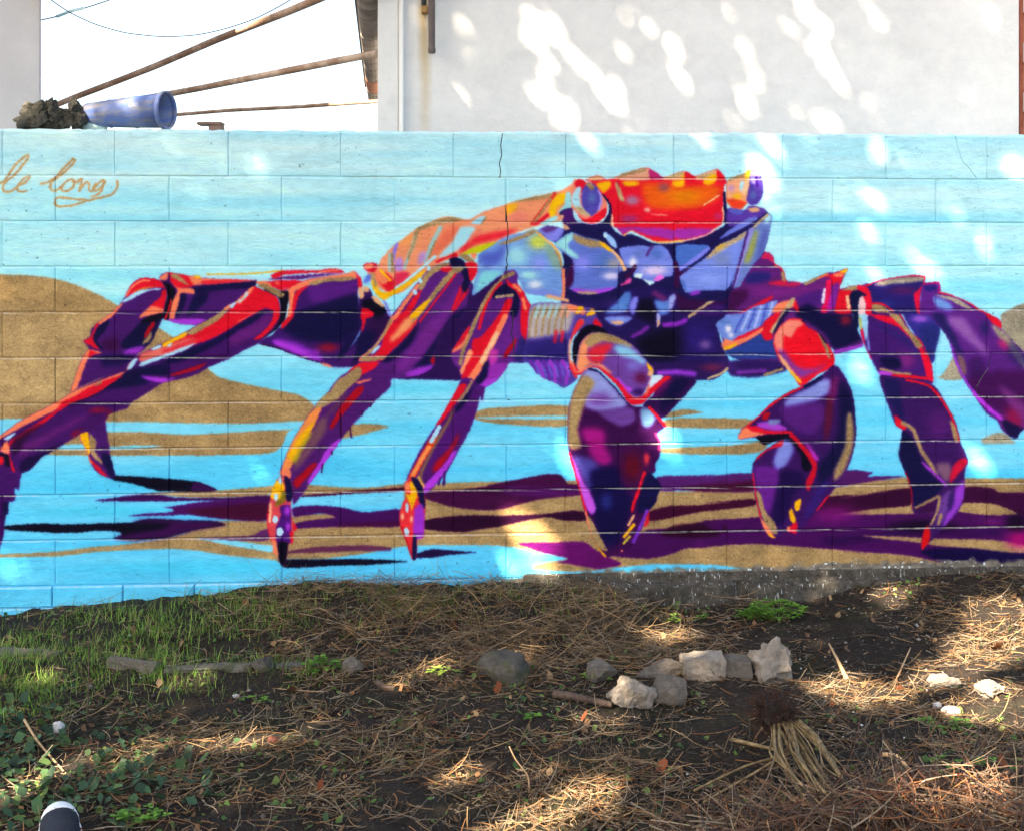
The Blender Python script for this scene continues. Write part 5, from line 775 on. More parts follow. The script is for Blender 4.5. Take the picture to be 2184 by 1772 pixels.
# ------------------------------------------------------------------ stones lying in the yard
def stonemat(name, a, b, moss=0.0):
    t = NT(name, .9, .25); n1 = t.noise(t.objc(), 14, 6, .7); c = t.ramp(n1, [(.3, a), (.7, b)])
    if moss: c = t.mix(t.ramp(t.noise(t.objc(), 18, 4), [(.5, 0.0), (.62, moss)]), c, (.06, .08, .02))
    c = t.mix(t.ramp(t.noise(t.objc(), 9, 6, .7), [(.48, 0.0), (.66, .45)]), c, (.09, .07, .05)); t.col(c); t.bump(t.noise(t.objc(), 55, 7, .75), .02); return t.m
M_ST_PALE = stonemat('pale_stone', (.20, .165, .13), (.44, .38, .32)); M_ST_GREY = stonemat('grey_stone', (.09, .076, .064), (.22, .19, .16)); M_ST_DARK = stonemat('dark_mossy_stone', (.05, .045, .04), (.16, .14, .12), .7)
M_ST_MOSS = stonemat('mossy_kerb', (.07, .065, .055), (.20, .185, .16), .6); M_WHITE = stonemat('white_stone', (.60, .60, .60), (.78, .78, .78))
GRP = 'loose stones in the yard'
def stone(px, py, w, h, label, mat, seed, dep=.8, rough=.22, cuts=11, rz=0, flat=True, ry=0):
    p = gp(px, py); s = p.y / F; o = rock('stone', p, (w * s * .55, w * s * .55 * dep, h * s * .64), seed, mat, rough, cuts, 4, (0, ry, rz), flat, .22); return tag(o, label, 'stone', GRP)
stone(1073, 1444, 112, 66, 'dark rounded boulder with a mossy side among the dry grass', M_ST_DARK, 2, .9, .12, 3, flat=False)
stone(1282, 1446, 84, 44, 'flat dull grey stone half buried behind small green leaves', M_ST_GREY, 5, .7, .2)
stone(1408, 1440, 100, 40, 'low slab stone just behind the two front rocks', M_ST_GREY, 9, .7, .16, 9)
stone(1344, 1500, 84, 64, 'pale lumpy rock with a green sprig at its foot', M_ST_PALE, 14, .9, .38, 5)
stone(1425, 1492, 90, 68, 'smooth grey faceted rock beside the pale lumpy rock', M_ST_GREY, 17, .9, .14, 9)
def blockstone(px, py, w, h, dpt, rz, label, mat, seed):
    p = gp(px, py); s = p.y / F; bm = bmesh.new(); bmesh.ops.create_cube(bm, size=1); r_ = random.Random(seed)
    bmesh.ops.subdivide_edges(bm, edges=list(bm.edges), cuts=4, use_grid_fill=True)
    for v_ in bm.verts:
        q = v_.co.copy(); l = max(abs(q.x), abs(q.y), abs(q.z)); q = q.lerp(q.normalized() * .62, .16); k = 1 + .10 * mnoise.fractal(q * 3 + Vector((seed, 0, 0)), .8, 2, 4)
        v_.co = Vector((q.x * w * s * k, q.y * dpt * k, (q.z + .42) * h * s * k))
    o = bobj('stone', bm, mat, None, False); o.location = p; o.rotation_euler = (0, r_.uniform(-.05, .05), rz); return tag(o, label, 'stone', GRP)
blockstone(1500, 1440, 88, 48, .10, .12, 'squared pale block stone, the larger of the two squared blocks', M_ST_PALE, 3)
blockstone(1574, 1440, 56, 42, .09, -.1, 'small squared brown block stone between pale block and jagged rock', M_ST_GREY, 4)
jr = stone(1650, 1448, 96, 72, 'large jagged pale rock with a pointed top', M_ST_PALE, 23, .8, .42, 6, .3)
stone(2012, 1462, 62, 36, 'bright pale chunk of stone on bare soil beyond the splintered stake', M_ST_PALE, 31, .8, .3)
stone(2112, 1482, 72, 34, 'flat whitish stone lying beyond the small white pebble', M_ST_PALE, 35, .8, .25, rz=.3)
stone(2028, 1522, 38, 18, 'small smooth white oval pebble on bare soil', M_WHITE, 37, .7, .08, 2, flat=False)
stone(1999, 1508, 18, 12, 'tiny pale pebble next to the white oval pebble', M_WHITE, 38, .8, .1, 2, flat=False)
stone(121, 1566, 31, 32, 'round white stone among the ivy leaves', M_WHITE, 41, .9, .1, 5, flat=False)
stone(504, 1486, 15, 8, 'tiny bright white chip on dark soil', M_WHITE, 44, .7, .2, 5)
stone(752, 1432, 42, 34, 'pale rounded stone in the dry grass beside the leafy sprig', M_ST_GREY, 46, .8, .15, 4, flat=False)
stone(562, 1430, 50, 36, 'dark rounded stone at the end of the kerb row', M_ST_DARK, 48, .8, .12, 3, flat=False)
def kerb(px0, py0, px1, py1, h, label, mat, seed):
    a, b = gp(px0, py0), gp(px1, py1); L = (b - a).length; s = a.y / F; bm = bmesh.new(); bmesh.ops.create_cube(bm, size=1)
    bmesh.ops.subdivide_edges(bm, edges=[e for e in bm.edges], cuts=5, use_grid_fill=True)
    for v_ in bm.verts:
        q = v_.co.copy(); qq = Vector((q.x, q.y, q.z)); rr = math.hypot(q.y, q.z)
        if rr > .5: qq.y *= .5 / rr * 1.1; qq.z *= .5 / rr * 1.1
        k = 1 + .34 * mnoise.fractal(Vector((q.x * L * 14, q.y * 3, q.z * 3 + seed)), .8, 2, 4); v_.co = Vector((qq.x * L, qq.y * h * s * 1.4 * k, (qq.z + .14) * h * s * k))
    o = bobj('kerb_stone', bm, mat, None, False); o.location = a.lerp(b, .5); o.rotation_euler = (0, -math.atan2(b.z - a.z, math.hypot(b.x - a.x, b.y - a.y)), math.atan2(b.y - a.y, b.x - a.x)); return tag(o, label, 'stone', 'old kerb stones in the grass')
kerb(236, 1416, 336, 1426, 24, 'pale rounded kerb stone poking from the grass', M_ST_GREY, 1); kerb(352, 1428, 538, 1426, 19, 'long low grey kerb stone half covered by grass', M_ST_MOSS, 2)
kerb(-30, 1392, 130, 1402, 20, 'mossy kerb stone almost hidden by tall grass', M_ST_MOSS, 3); kerb(590, 1426, 690, 1424, 17, 'grey kerb stone between dark rounded stone and leafy sprig', M_ST_MOSS, 4)
# ------------------------------------------------------------------ loose litter: gravel, straw, grass, leaves
WX0, WX1, WY0, WY1 = -3.3, 3.6, 2.45, 5.7
def pxof(X, Y, Z): return CX + F * X / Y, HY + F * (EYE - Z) / Y
def gauss(px, py, cx, cy, rx, ry): return np.exp(-((px - cx) / rx) ** 2 - ((py - cy) / ry) ** 2)
def scatter(n, dens, seed):
    r = np.random.default_rng(seed); X = r.uniform(WX0, WX1, n * 16); Y = r.uniform(WY0, WY1, n * 16); ok = Y < wall_y(X) - .035; X, Y = X[ok], Y[ok]
    px, py = pxof(X, Y, gz(X, Y)); w = dens(px, py) * (1 + .9 * (np.sin(X * 9 + 2 * np.sin(Y * 7)) * np.sin(Y * 11 + np.sin(X * 5)))); k = r.random(len(X)) < np.clip(w, 0, 1); return X[k][:n], Y[k][:n], r
def ribbons(X, Y, r, length, width, lift, flatz, bend, cols, segs=4, upright=False, name='straw', mat=None, jitter=.25, root=0.0):
    n = len(X); L = length[0] + (length[1] - length[0]) * r.random(n) ** 1.6; Wd = r.uniform(*width, n); az = r.uniform(0, 2 * np.pi, n)
    if upright: el = r.normal(1.15, .28, n)
    else: el = r.normal(0, flatz, n)
    cv = r.normal(0, bend, n); cv2 = r.normal(0, bend * .6, n) if not upright else -np.abs(r.normal(0, bend, n)); Z = gz(X, Y) + (r.uniform(*lift, n) if not upright else root)
    V = np.zeros((n, segs + 1, 2, 3), np.float32); P = np.stack([X, Y, Z], 1)
    if not upright: P = P - .5 * L[:, None] * np.stack([np.cos(az) * np.cos(el), np.sin(az) * np.cos(el), np.sin(el)], 1)
    for s in range(segs + 1):
        a_, e_ = az + cv * (s / segs), el + cv2 * (s / segs); dr = np.stack([np.cos(a_) * np.cos(e_), np.sin(a_) * np.cos(e_), np.sin(e_)], 1)
        side = np.stack([-np.sin(a_), np.cos(a_), np.full(n, .0)], 1) * .8 + np.array([0, 0, .6]) * (not upright); w = Wd * ((1 - (s / segs) ** 2 * .92) if upright else (1 - .35 * s / segs))
        V[:, s, 0] = P - side * (w * .5)[:, None]; V[:, s, 1] = P + side * (w * .5)[:, None]
        P = P + dr * (L / segs)[:, None]
        if not upright:
            floor_ = gz(P[:, 0], P[:, 1]) + .002; P[:, 2] = np.maximum(P[:, 2], floor_)
    b = (np.arange(n) * (segs + 1) * 2)[:, None]; q = []
    for s in range(segs): q.append(np.concatenate([b + 2 * s, b + 2 * s + 1, b + 2 * s + 3, b + 2 * s + 2], 1))
    Fq = np.stack(q, 1).reshape(-1, 4); cols = np.array(cols); C = cols[r.integers(0, len(cols), n)] * r.uniform(1 - jitter, 1 + jitter, (n, 1)); Cv = np.repeat(C[:, None], (segs + 1) * 2, 1).reshape(-1, 3)
    return fastmesh(name, V.reshape(-1, 3), Fq, mat, Cv)
M_STRAW = tinted('dry_straw', .75, .12); M_GRASS = tinted('grass_blade', .6, .35); M_LEAFG = tinted('green_leaf', .5, .3); M_TWIG = tinted('twig_bark', .85, 0)
STRAWC = [(.20, .125, .062), (.28, .18, .09), (.12, .08, .044), (.075, .056, .04), (.18, .135, .09), (.19, .09, .038), (.05, .037, .027), (.10, .06, .034), (.22, .17, .12)]
def d_straw(px, py):
    d_ = .30 * gauss(px, py, 900, 1640, 900, 130) + .9 * gauss(px, py, 1000, 1300, 330, 70) + .75 * gauss(px, py, 1180, 1400, 330, 55) + .35 * gauss(px, py, 760, 1440, 200, 45) + 1.1 * gauss(px, py, 1180, 1700, 150, 60) + .35 * gauss(px, py, 1300, 1690, 260, 80) + .45 * gauss(px, py, 640, 1600, 330, 60) + .7 * gauss(px, py, 210, 1630, 90, 25) + .5 * gauss(px, py, 600, 1718, 90, 18) + .5 * gauss(px, py, 2090, 1330, 130, 110) + .45 * gauss(px, py, 1830, 1490, 140, 45) + .3 * gauss(px, py, 2050, 1600, 200, 100) + .08
    return d_ * (1 - .8 * gauss(px, py, 1800, 1370, 190, 60)) * (1 - .75 * gauss(px, py, 430, 1480, 220, 30)) * (1 - .5 * gauss(px, py, 900, 1730, 150, 40))
X, Y, r = scatter(30000, d_straw, 1); tag(ribbons(X, Y, r, (.025, .19), (.0012, .0036), (.001, .016), .10, 1.0, STRAWC, 5, name='straw_litter', mat=M_STRAW), 'dry straw strewn over the dark soil', 'straw', kind='stuff')
X, Y, r = scatter(30000, lambda a, b: .30 + .8 * d_straw(a, b) - .25 * gauss(a, b, 1800, 1370, 220, 70), 12); tag(ribbons(X, Y, r, (.008, .035), (.0012, .003), (.001, .006), .12, .5, [(.12, .095, .07), (.18, .14, .10), (.06, .05, .04), (.23, .175, .12), (.08, .09, .04)], 2, name='chaff', mat=M_STRAW), 'short chopped chaff mixed into the soil', 'chaff', kind='stuff')
X, Y, r = scatter(5600, lambda a, b: .9 * gauss(a, b, 930, 1285, 330, 55) + .5 * gauss(a, b, 1190, 1380, 180, 50), 2); tag(ribbons(X, Y, r, (.08, .34), (.0014, .0032), (.01, .06), .22, .7, STRAWC[:5], 5, name='hay_heap', mat=M_STRAW), 'heap of dry hay banked against the foot of the wall', 'hay', kind='stuff')
GRASSC = [(.13, .26, .03), (.18, .34, .045), (.08, .16, .03), (.24, .35, .07), (.14, .27, .05), (.27, .29, .11)]
def d_grass(px, py): return .95 * gauss(px, py, 90, 1412, 240, 40) + .8 * gauss(px, py, 430, 1440, 190, 28) + .8 * gauss(px, py, 430, 1320, 190, 36) + .7 * gauss(px, py, 40, 1470, 110, 55) + .55 * gauss(px, py, 900, 1290, 280, 30) + .5 * gauss(px, py, 200, 1355, 200, 30) + .3 * gauss(px, py, 330, 1480, 60, 30) + .5 * gauss(px, py, 480, 1262, 70, 16)
X, Y, r = scatter(15000, d_grass, 3); tag(ribbons(X, Y, r, (.018, .085), (.0018, .0044), (0, 0), 0, .9, GRASSC, 4, True, 'grass', M_GRASS, .35, -.004), 'short green grass tufts growing below the wall', 'grass', kind='stuff')
def leaves(n, dens, seed, size, cols, name, label, cat, tilt=.5, lift=(.004, .03), mat=None):
    X, Y, r = scatter(n, dens, seed); n = len(X); Z = gz(X, Y) + r.uniform(*lift, n); s = r.uniform(*size, n); az = r.uniform(0, 6.283, n); tx, ty = r.normal(0, tilt, n), r.normal(0, tilt, n)
    shape = np.array([(0, -1, 0), (.55, -.75, .1), (.95, -.1, .12), (.5, .35, .05), (0, 1, -.1), (-.5, .35, .05), (-.95, -.1, .12), (-.55, -.75, .1), (0, -.1, -.06)]); V = np.zeros((n, 9, 3))
    for k in range(9):
        x, y, z = shape[k]; xx, yy = (x * np.cos(az) - y * np.sin(az)) * s, (x * np.sin(az) + y * np.cos(az)) * s
        V[:, k] = np.stack([X + xx, Y + yy, np.maximum(Z + z * s + xx * tx + yy * ty, gz(X + xx, Y + yy) + .003)], 1)
    b = (np.arange(n) * 9)[:, None, None]; Fq = (b + np.array([(k, (k + 1) % 8, 8) for k in range(8)])[None]).reshape(-1, 3); cols = np.array(cols)
    C = cols[r.integers(0, len(cols), n)] * r.uniform(.7, 1.3, (n, 1)); return tag(fastmesh(name, V.reshape(-1, 3), Fq, mat or M_LEAFG, np.repeat(C, 9, 0)), label, cat, kind='stuff')
leaves(1900, lambda a, b: gauss(a, b, 60, 1640, 190, 110) + .5 * gauss(a, b, 250, 1680, 160, 60), 5, (.006, .020), [(.04, .085, .045), (.06, .12, .05), (.09, .15, .05), (.028, .055, .03)], 'ground_ivy', 'ivy leaves creeping over the soil around the white stone', 'ivy', .5, (.006, .04))
leaves(4200, lambda a, b: .25 + .3 * gauss(a, b, 700, 1640, 700, 110) - .6 * gauss(a, b, 1800, 1380, 260, 80), 6, (.004, .013), [(.06, .12, .03), (.09, .16, .04), (.04, .07, .03), (.13, .17, .05)], 'ground_cover', 'tiny green weed leaves scattered through the straw', 'weeds', .5, (.003, .014))
leaves(170, lambda a, b: .05 + gauss(a, b, 1850, 1720, 350, 90), 7, (.008, .022), [(.14, .04, .016), (.09, .03, .014), (.17, .065, .025), (.07, .032, .02)], 'fallen_leaves', 'brown and rust red dead leaves on the ground', 'dead leaves', .6, (.004, .03), M_TWIG)
leaves(2200, lambda a, b: .3 + .4 * d_straw(a, b), 14, (.004, .014), [(.10, .055, .03), (.16, .085, .04), (.06, .04, .028), (.20, .13, .07)], 'leaf_litter', 'crumbled brown leaf litter mixed through the straw', 'leaf litter', .7, (.002, .014), M_TWIG)
r = np.random.default_rng(9); n = 15000; X, Y, _ = scatter(n, lambda a, b: .35 + .6 * gauss(a, b, 1750, 1370, 400, 120) + 1.4 * gauss(a, b, 1400, 1285, 500, 28) + 1.0 * gauss(a, b, 100, 1305, 400, 14), 8); n = len(X); s = r.uniform(.0015, .0055, n) * (1 + 1.2 * (r.random(n) > .94))
oc = np.array([(1, 0, 0), (-1, 0, 0), (0, 1, 0), (0, -1, 0), (0, 0, .8), (0, 0, -.8)]); of = np.array([(0, 2, 4), (2, 1, 4), (1, 3, 4), (3, 0, 4), (2, 0, 5), (1, 2, 5), (3, 1, 5), (0, 3, 5)])
V = oc[None] * (s[:, None] * r.uniform(.7, 1.3, (n, 6)))[:, :, None] + np.stack([X, Y, gz(X, Y) + s * .4], 1)[:, None]; Fq = ((np.arange(n) * 6)[:, None, None] + of[None]).reshape(-1, 3)
cg = np.array([(.05, .043, .037), (.09, .075, .06), (.035, .03, .027), (.16, .14, .12), (.40, .39, .37)])[r.choice(5, n, p=[.36, .25, .2, .14, .05])]; tag(fastmesh('gravel', V.reshape(-1, 3), Fq, M_TWIG, np.repeat(cg, 6, 0)), 'crumbs of soil and gravel scattered on the ground', 'gravel', kind='stuff')
# brush heap in the lower right corner
def brush(n, box_, zr, length, width, cols, seed, name, label, cat):
    r = np.random.default_rng(seed); X = r.uniform(box_[0], box_[1], n); Y = r.uniform(box_[2], box_[3], n); hh = .19 * np.exp(-((X - 1.15) / .50) ** 2 - ((Y - 3.13) / .26) ** 2) + .02; o = ribbons(X, Y, r, length, width, (0, .01), .30, .8, cols, 6, name=name, mat=M_TWIG)
    me = o.data; co = np.zeros(len(me.vertices) * 3, np.float32); me.vertices.foreach_get('co', co); co = co.reshape(n, -1, 3); co[:, :, 2] += (hh * r.random(n) ** .8)[:, None]; me.vertices.foreach_set('co', co.ravel()); me.update(); return tag(o, label, cat, kind='stuff')
brush(2800, (.45, 2.0, 2.95, 3.42), (0, .12), (.12, .45), (.0018, .005), [(.05, .03, .024), (.10, .06, .04), (.035, .025, .024), (.12, .06, .035), (.20, .15, .10)], 21, 'twig_heap', 'heap of dry brown twigs around the uprooted clump', 'twigs')
brush(1500, (.35, 1.9, 2.95, 3.55), (0, .12), (.06, .30), (.0014, .0036), STRAWC, 23, 'straw_heap', 'dry straw tangled through the twig heap', 'straw')
brush(900, (.55, 1.5, 3.0, 3.5), (0, .12), (.05, .16), (.0014, .003), [(.16, .05, .02), (.11, .035, .02), (.22, .08, .03)], 22, 'root_fibres', 'rust coloured root fibres tangled in the twig heap', 'roots')
# ------------------------------------------------------------------ uprooted clump of stalks
uc_ = empty('uprooted_clump', gp(1690, 1640)); tag(uc_, 'uprooted clump of dry yellow stalks with a dark root ball', 'plant'); o = Vector(uc_.location)
rbp = at(1650, 1512, 3.95); q = rock('root_ball', (0, 0, 0), (.058, .052, .058), 61, plain('root_soil', (.012, .009, .008), (.045, .025, .018), 30, .95, .02), .55, 2, 4, sink=.0); q.parent = uc_; q.location = rbp - o - Vector((0, 0, .085))
r_ = random.Random(4); v, f = [], []
for k in range(420):
    dr = Vector((r_.gauss(0, 1), r_.gauss(0, 1), r_.gauss(.25, 1))).normalized(); p0 = rbp - o + Vector((dr.x * .05, dr.y * .045, dr.z * .045 - .012)); L = r_.uniform(.01, .07); p1 = p0 + dr * L * .6 + Vector((r_.uniform(-.015, .015), 0, r_.uniform(-.01, .015))); tube(v, f, [p0, p1, p1 + dr * L * .4 + Vector((r_.uniform(-.015, .015), r_.uniform(-.01, .01), r_.uniform(-.03, .01)))], [.0011, .0008, .0003], 3, False)
obj('root', v, f, plain('root_fibre', (.010, .006, .005), (.06, .022, .012), 40, .9, 0), uc_)
M_STALK = NT('dry_stalk', .6, .3); t = M_STALK; t.col(t.ramp(t.noise(t.scale(t.objc(), (1, 1, 1)), 22, 5), [(.3, (.08, .05, .024)), (.5, (.20, .135, .062)), (.72, (.34, .24, .115))])); t.bump(t.noise(t.objc(), 90, 3), .002); M_STALK = t.m
ends = [((1680, 1540), (1730, 1610), (1775, 1680), (1800, 1762), .0085), ((1690, 1530), (1745, 1590), (1790, 1650), (1860, 1740), .0105), ((1665, 1550), (1700, 1600), (1735, 1665), (1790, 1750), .009), ((1655, 1555), (1665, 1610), (1710, 1690), (1770, 1770), .006), ((1672, 1545), (1712, 1595), (1740, 1640), (1800, 1720), .0075), ((1648, 1555), (1655, 1600), (1690, 1650), (1760, 1725), .007), ((1700, 1528), (1740, 1570), (1770, 1620), (1790, 1650), .0125), ((1685, 1540), (1700, 1590), (1705, 1620), (1760, 1690), .010)]
rq = random.Random(8)
ends = [(a, b, c_, e, rad * .68) for a, b, c_, e, rad in ends] + [tuple((x + rq.uniform(-16, 16), y + rq.uniform(-14, 14)) for x, y in q[:4]) + (rq.uniform(.002, .0048),) for q in ends + ends]
for k, (a, b, c_, e, rad) in enumerate(ends):
    v, f = [], []; P = [rbp + Vector(((a[0] - 1650) / F * 3.9, -.02, -.03)), at(*b, 3.72 - .02 * (k % 3)), at(*c_, 3.46 - .015 * (k % 4)), at(*e, 3.25 - .02 * (k % 3))]; P = [Vector(p) - o for p in catmull(np.array([tuple(p) for p in P]), False, 5)]; n = len(P)
    tube(v, f, P, [rad * (1.05 - .5 * i / n) * (1 + .12 * math.sin(i * 2.1 + k)) for i in range(n)], 7); obj('stalk', v, f, M_STALK, uc_, True)
# ------------------------------------------------------------------ sticks and small debris
M_BARK = plain('dark_bark', (.035, .024, .02), (.11, .075, .055), 25, .95, .006); M_WOOD = plain('split_wood', (.30, .19, .10), (.48, .32, .18), 30, .8, .003)
def stick(name, label, pts, r0, r1, mat, cat='stick', lift=None, branches=()):
    P = [gp(*p[:2], (p[2] if len(p) > 2 else r0 * .8)) for p in pts]; o_ = P[0].copy(); v, f = [], []; C_ = [Vector(p) - o_ for p in catmull(np.array([tuple(p) for p in P]), False, 4)]; n = len(C_); tube(v, f, C_, [r0 + (r1 - r0) * i / (n - 1) for i in range(n)], 7); s = obj(name, v, f, mat, None, True); s.location = o_
    for br in branches:
        v, f = [], []; B = [gp(*p[:2], (p[2] if len(p) > 2 else .004)) - o_ for p in br]; tube(v, f, B, [r1, r1 * .8, r1 * .4][:len(B)] if len(B) == 3 else [r1, r1 * .5], 5); obj('side_twig', v, f, mat, s, True)
    return tag(s, label, cat)
stick('fallen_branch', 'dark rotting branch lying beside the pale lumpy rock', [(1180, 1486), (1230, 1494), (1305, 1510)], .016, .011, M_BARK, 'branch')
stick('wood_scrap', 'dark curled bark piece, farther from the boulder than the bent one', [(805, 1460), (822, 1472), (842, 1474)], .013, .009, M_BARK, 'wood'); stick('wood_scrap', 'dark bent bark piece in dry grass, closest to the boulder', [(872, 1464), (888, 1458), (902, 1450)], .010, .007, M_BARK, 'wood')
stick('dry_twig', 'forked dry twig lying on bare soil beyond the jagged rock', [(1876, 1492), (1905, 1462), (1942, 1408, .05)], .004, .0025, M_WOOD, 'twig', branches=[[(1895, 1472), (1935, 1495), (1968, 1518)], [(1890, 1480), (1878, 1492)]])
stick('wood_stake', 'splintered pale wood stake sticking up from lit straw', [(1806, 1452), (1788, 1432, .04), (1768, 1412, .075)], .010, .0025, M_WOOD, 'stake')
stick('bare_shoot', 'thin dark upright stem standing near the white stone and ivy', [(187, 1540, -.01), (188, 1540, .10), (190, 1540, .21), (189, 1540, .30)], .0032, .0016, M_BARK, 'stem', branches=[[(189, 1540, .21), (193, 1538, .24)]])
stick('bare_shoot', 'short dark upright stem standing behind the leafy sprig', [(603, 1448, -.01), (606, 1448, .08), (612, 1448, .15)], .0028, .0014, M_BARK, 'stem')
stick('dry_stalk', 'long orange stalk lying slantwise over the ivy', [(52, 1566, .05), (82, 1602, .03), (142, 1655, .006)], .0045, .003, M_WOOD, 'stalk'); stick('dry_stalk', 'single cream stalk lying beside the uprooted clump', [(1562, 1580), (1612, 1596, .012), (1660, 1612, .02)], .007, .005, M_STALK, 'stalk')
stick('dry_stalk', 'thin curved stem rising out of the sunlit straw', [(1128, 1690, .0), (1126, 1690, .05), (1100, 1690, .10), (1086, 1690, .14)], .0030, .002, M_WOOD, 'stalk'); stick('dry_stalk', 'long pale stem lying across the twig heap, closer to the rocks', [(1480, 1700, .02), (1590, 1668, .05), (1685, 1655, .07)], .004, .003, M_STALK, 'stalk'); stick('dry_stalk', 'long pale stem lying across the twig heap, farther from the rocks', [(1500, 1725, .02), (1610, 1690, .06), (1690, 1660, .09)], .004, .003, M_STALK, 'stalk')
stick('dry_stalk', 'orange bent stalk on the twig heap beside the clump', [(1885, 1636, .04), (1915, 1655, .06), (1945, 1676, .04)], .008, .005, M_WOOD, 'stalk')
p = gp(583, 1586); s = rock('seed_husk', p, (.018, .016, .016), 71, plain('husk', (.05, .012, .008), (.11, .03, .015), 40, .7, .004), .2, 3, 3, flat=False); tag(s, 'round reddish brown seed husk lying in sunlit straw', 'husk')
# ------------------------------------------------------------------ leafy weeds
def weed(px, py, n, rad, h, size, label, cols, seed, name='weed'):
    p = gp(px, py); e = empty(name, p); tag(e, label, 'plant'); r_ = random.Random(seed); v, f, V, Fq, C = [], [], [], [], []
    for k in range(n):
        a = r_.uniform(0, 6.283); d_ = rad * math.sqrt(r_.random()); tip = Vector((math.cos(a) * d_ * 1.25, math.sin(a) * d_ * .6, h * (1 - .55 * (d_ / rad) ** 2) * r_.uniform(.35, 1.05)))
        if k % 2 == 0: tube(v, f, [(tip.x * .25, tip.y * .25, -.012), (tip.x * .6, tip.y * .6, tip.z * .6), tip], [.0014, .0011, .0007], 3, False)
        for j in range(3):
            aa = a + (j - 1) * 2.1 + r_.uniform(-.3, .3); s = size * r_.uniform(.7, 1.2); dx, dy = math.cos(aa), math.sin(aa); sx, sy = -dy, dx; tz = r_.uniform(-.1, .5); b = len(V)
            for (l, w, z) in ((0, 0, 0), (.5, .42, .08), (1.0, .34, .02), (1.12, 0, -.06), (1.0, -.34, .02), (.5, -.42, .08)): V.append((tip.x + (dx * l + sx * w) * s, tip.y + (dy * l + sy * w) * s, max(tip.z + z * s + tz * l * s * .6, .004)))
            Fq += [(b, b + 1, b + 2), (b, b + 2, b + 3), (b, b + 3, b + 4), (b, b + 4, b + 5)]; c_ = r_.choice(cols); g_ = r_.uniform(.75, 1.25); C += [[q * g_ for q in c_]] * 6
    obj('stem', v, f, M_STEMG, e); fastmesh('foliage', V, Fq, M_LEAFG, np.array(C), parent=e); return e
M_STEMG = plain('green_stem', (.07, .10, .03), (.12, .16, .05), 20, .7, 0)
GC = [(.10, .24, .03), (.14, .30, .04), (.08, .19, .03)]; YC = [(.20, .32, .05), (.26, .36, .06), (.15, .26, .05)]
weed(1655, 1318, 110, .11, .085, .017, 'large bushy bright green weed growing against the wall footing', GC, 1, 'weed_bush'); weed(1605, 1322, 60, .06, .055, .016, 'smaller bright green weed growing against the footing beside the bushy one', GC, 2, 'weed_bush')
weed(1437, 1328, 8, .03, .045, .015, 'yellow green sprout by the wall footing in a sunlit spot', YC, 3); weed(1438, 1302, 7, .03, .05, .013, 'tiny green sprout touching the wall footing', GC, 4); weed(1500, 1322, 8, .03, .035, .012, 'tiny green sprout between the weed bush and the yellow sprout', GC, 5)
weed(688, 1432, 26, .055, .06, .019, 'leafy green sprig among the kerb stones', GC, 6); weed(1342, 1502, 12, .04, .025, .018, 'yellow green sprig at the foot of the pale lumpy rock', YC, 7); weed(1428, 1500, 6, .025, .02, .012, 'small green sprig at the foot of the smooth faceted rock', GC, 8); weed(1270, 1452, 12, .05, .04, .015, 'green sprig in front of the half buried grey stone', YC, 9)
weed(300, 1752, 22, .06, .05, .016, 'bright green clover sprig beside the shoe', GC, 10); weed(2010, 1548, 22, .09, .025, .018, 'low green weed beside the white oval pebble', GC, 11); weed(950, 1440, 10, .05, .04, .016, 'green sprig in dry grass beside the dark boulder', YC, 12); weed(1140, 1536, 9, .06, .025, .015, 'flat green weed in straw below the rotting branch', GC, 13); weed(2060, 1640, 16, .12, .03, .015, 'low green weed at the edge of the twig heap', GC, 14); weed(560, 1500, 8, .06, .03, .014, 'sparse green weed on the bare soil beside the white chip', GC, 15)
# ------------------------------------------------------------------ shoe
M_CANVAS = plain('navy_canvas', (.006, .007, .016), (.012, .014, .03), 120, .85, .001); M_RUB = plain('white_rubber', (.66, .68, .74), (.74, .76, .80), 20, .6, .0005)
sp_ = gp(136, 1812); sh = empty('shoe', sp_); tag(sh, 'dark navy canvas shoe with a white toe lying on the soil', 'shoe')
def shoe_part(name, mat, y0, y1, zoff, wmul, hmul, n=14, m=12):
    v, f = [], []
    for i in range(n):
        s = y0 + (y1 - y0) * i / (n - 1); half = .052 * wmul * math.sqrt(max(0.0, 1 - max(0, (s - .12) / .115) ** 2)) if s > .12 else .052 * wmul; hh = (.072 * hmul) * (1 - .45 * max(0, s) / .235) if s < .235 else .03
        hh = hh * (math.sqrt(max(.02, 1 - max(0, (s - .17) / .068) ** 2))); half = max(half, .003)
        for k in range(m):
            th = math.pi * k / (m - 1); v.append(Vector((-math.cos(th) * half, s, zoff + math.sin(th) ** .75 * hh)))
    for i in range(n - 1):
        for k in range(m - 1): f.append((i * m + k, i * m + k + 1, (i + 1) * m + k + 1, (i + 1) * m + k))
    f.append(tuple(range(m))[::-1]); f.append(tuple((n - 1) * m + k for k in range(m))); return obj(name, v, f, mat, sh, True)
shoe_part('upper', M_CANVAS, -.12, .146, .006, 1.0, 1.0); shoe_part('toe_cap', M_RUB, .140, .2345, .006, 1.02, 1.06)
v, f = [], []; n = 24
for zc, e in ((-.006, 1.0), (.012, 1.04)):
    for k in range(n):
        th = 2 * math.pi * k / n; v.append(Vector((math.cos(th) * .055 * e, (.06 + math.sin(th) * .182 * e), zc)))
f = [(k, (k + 1) % n, n + (k + 1) % n, n + k) for k in range(n)] + [tuple(range(n))[::-1], tuple(range(n, 2 * n))]; obj('sole', v, f, M_RUB, sh, True); sh.rotation_euler = (.04, 0, .38); sh.location = sp_ - Vector((0, .02, 0))
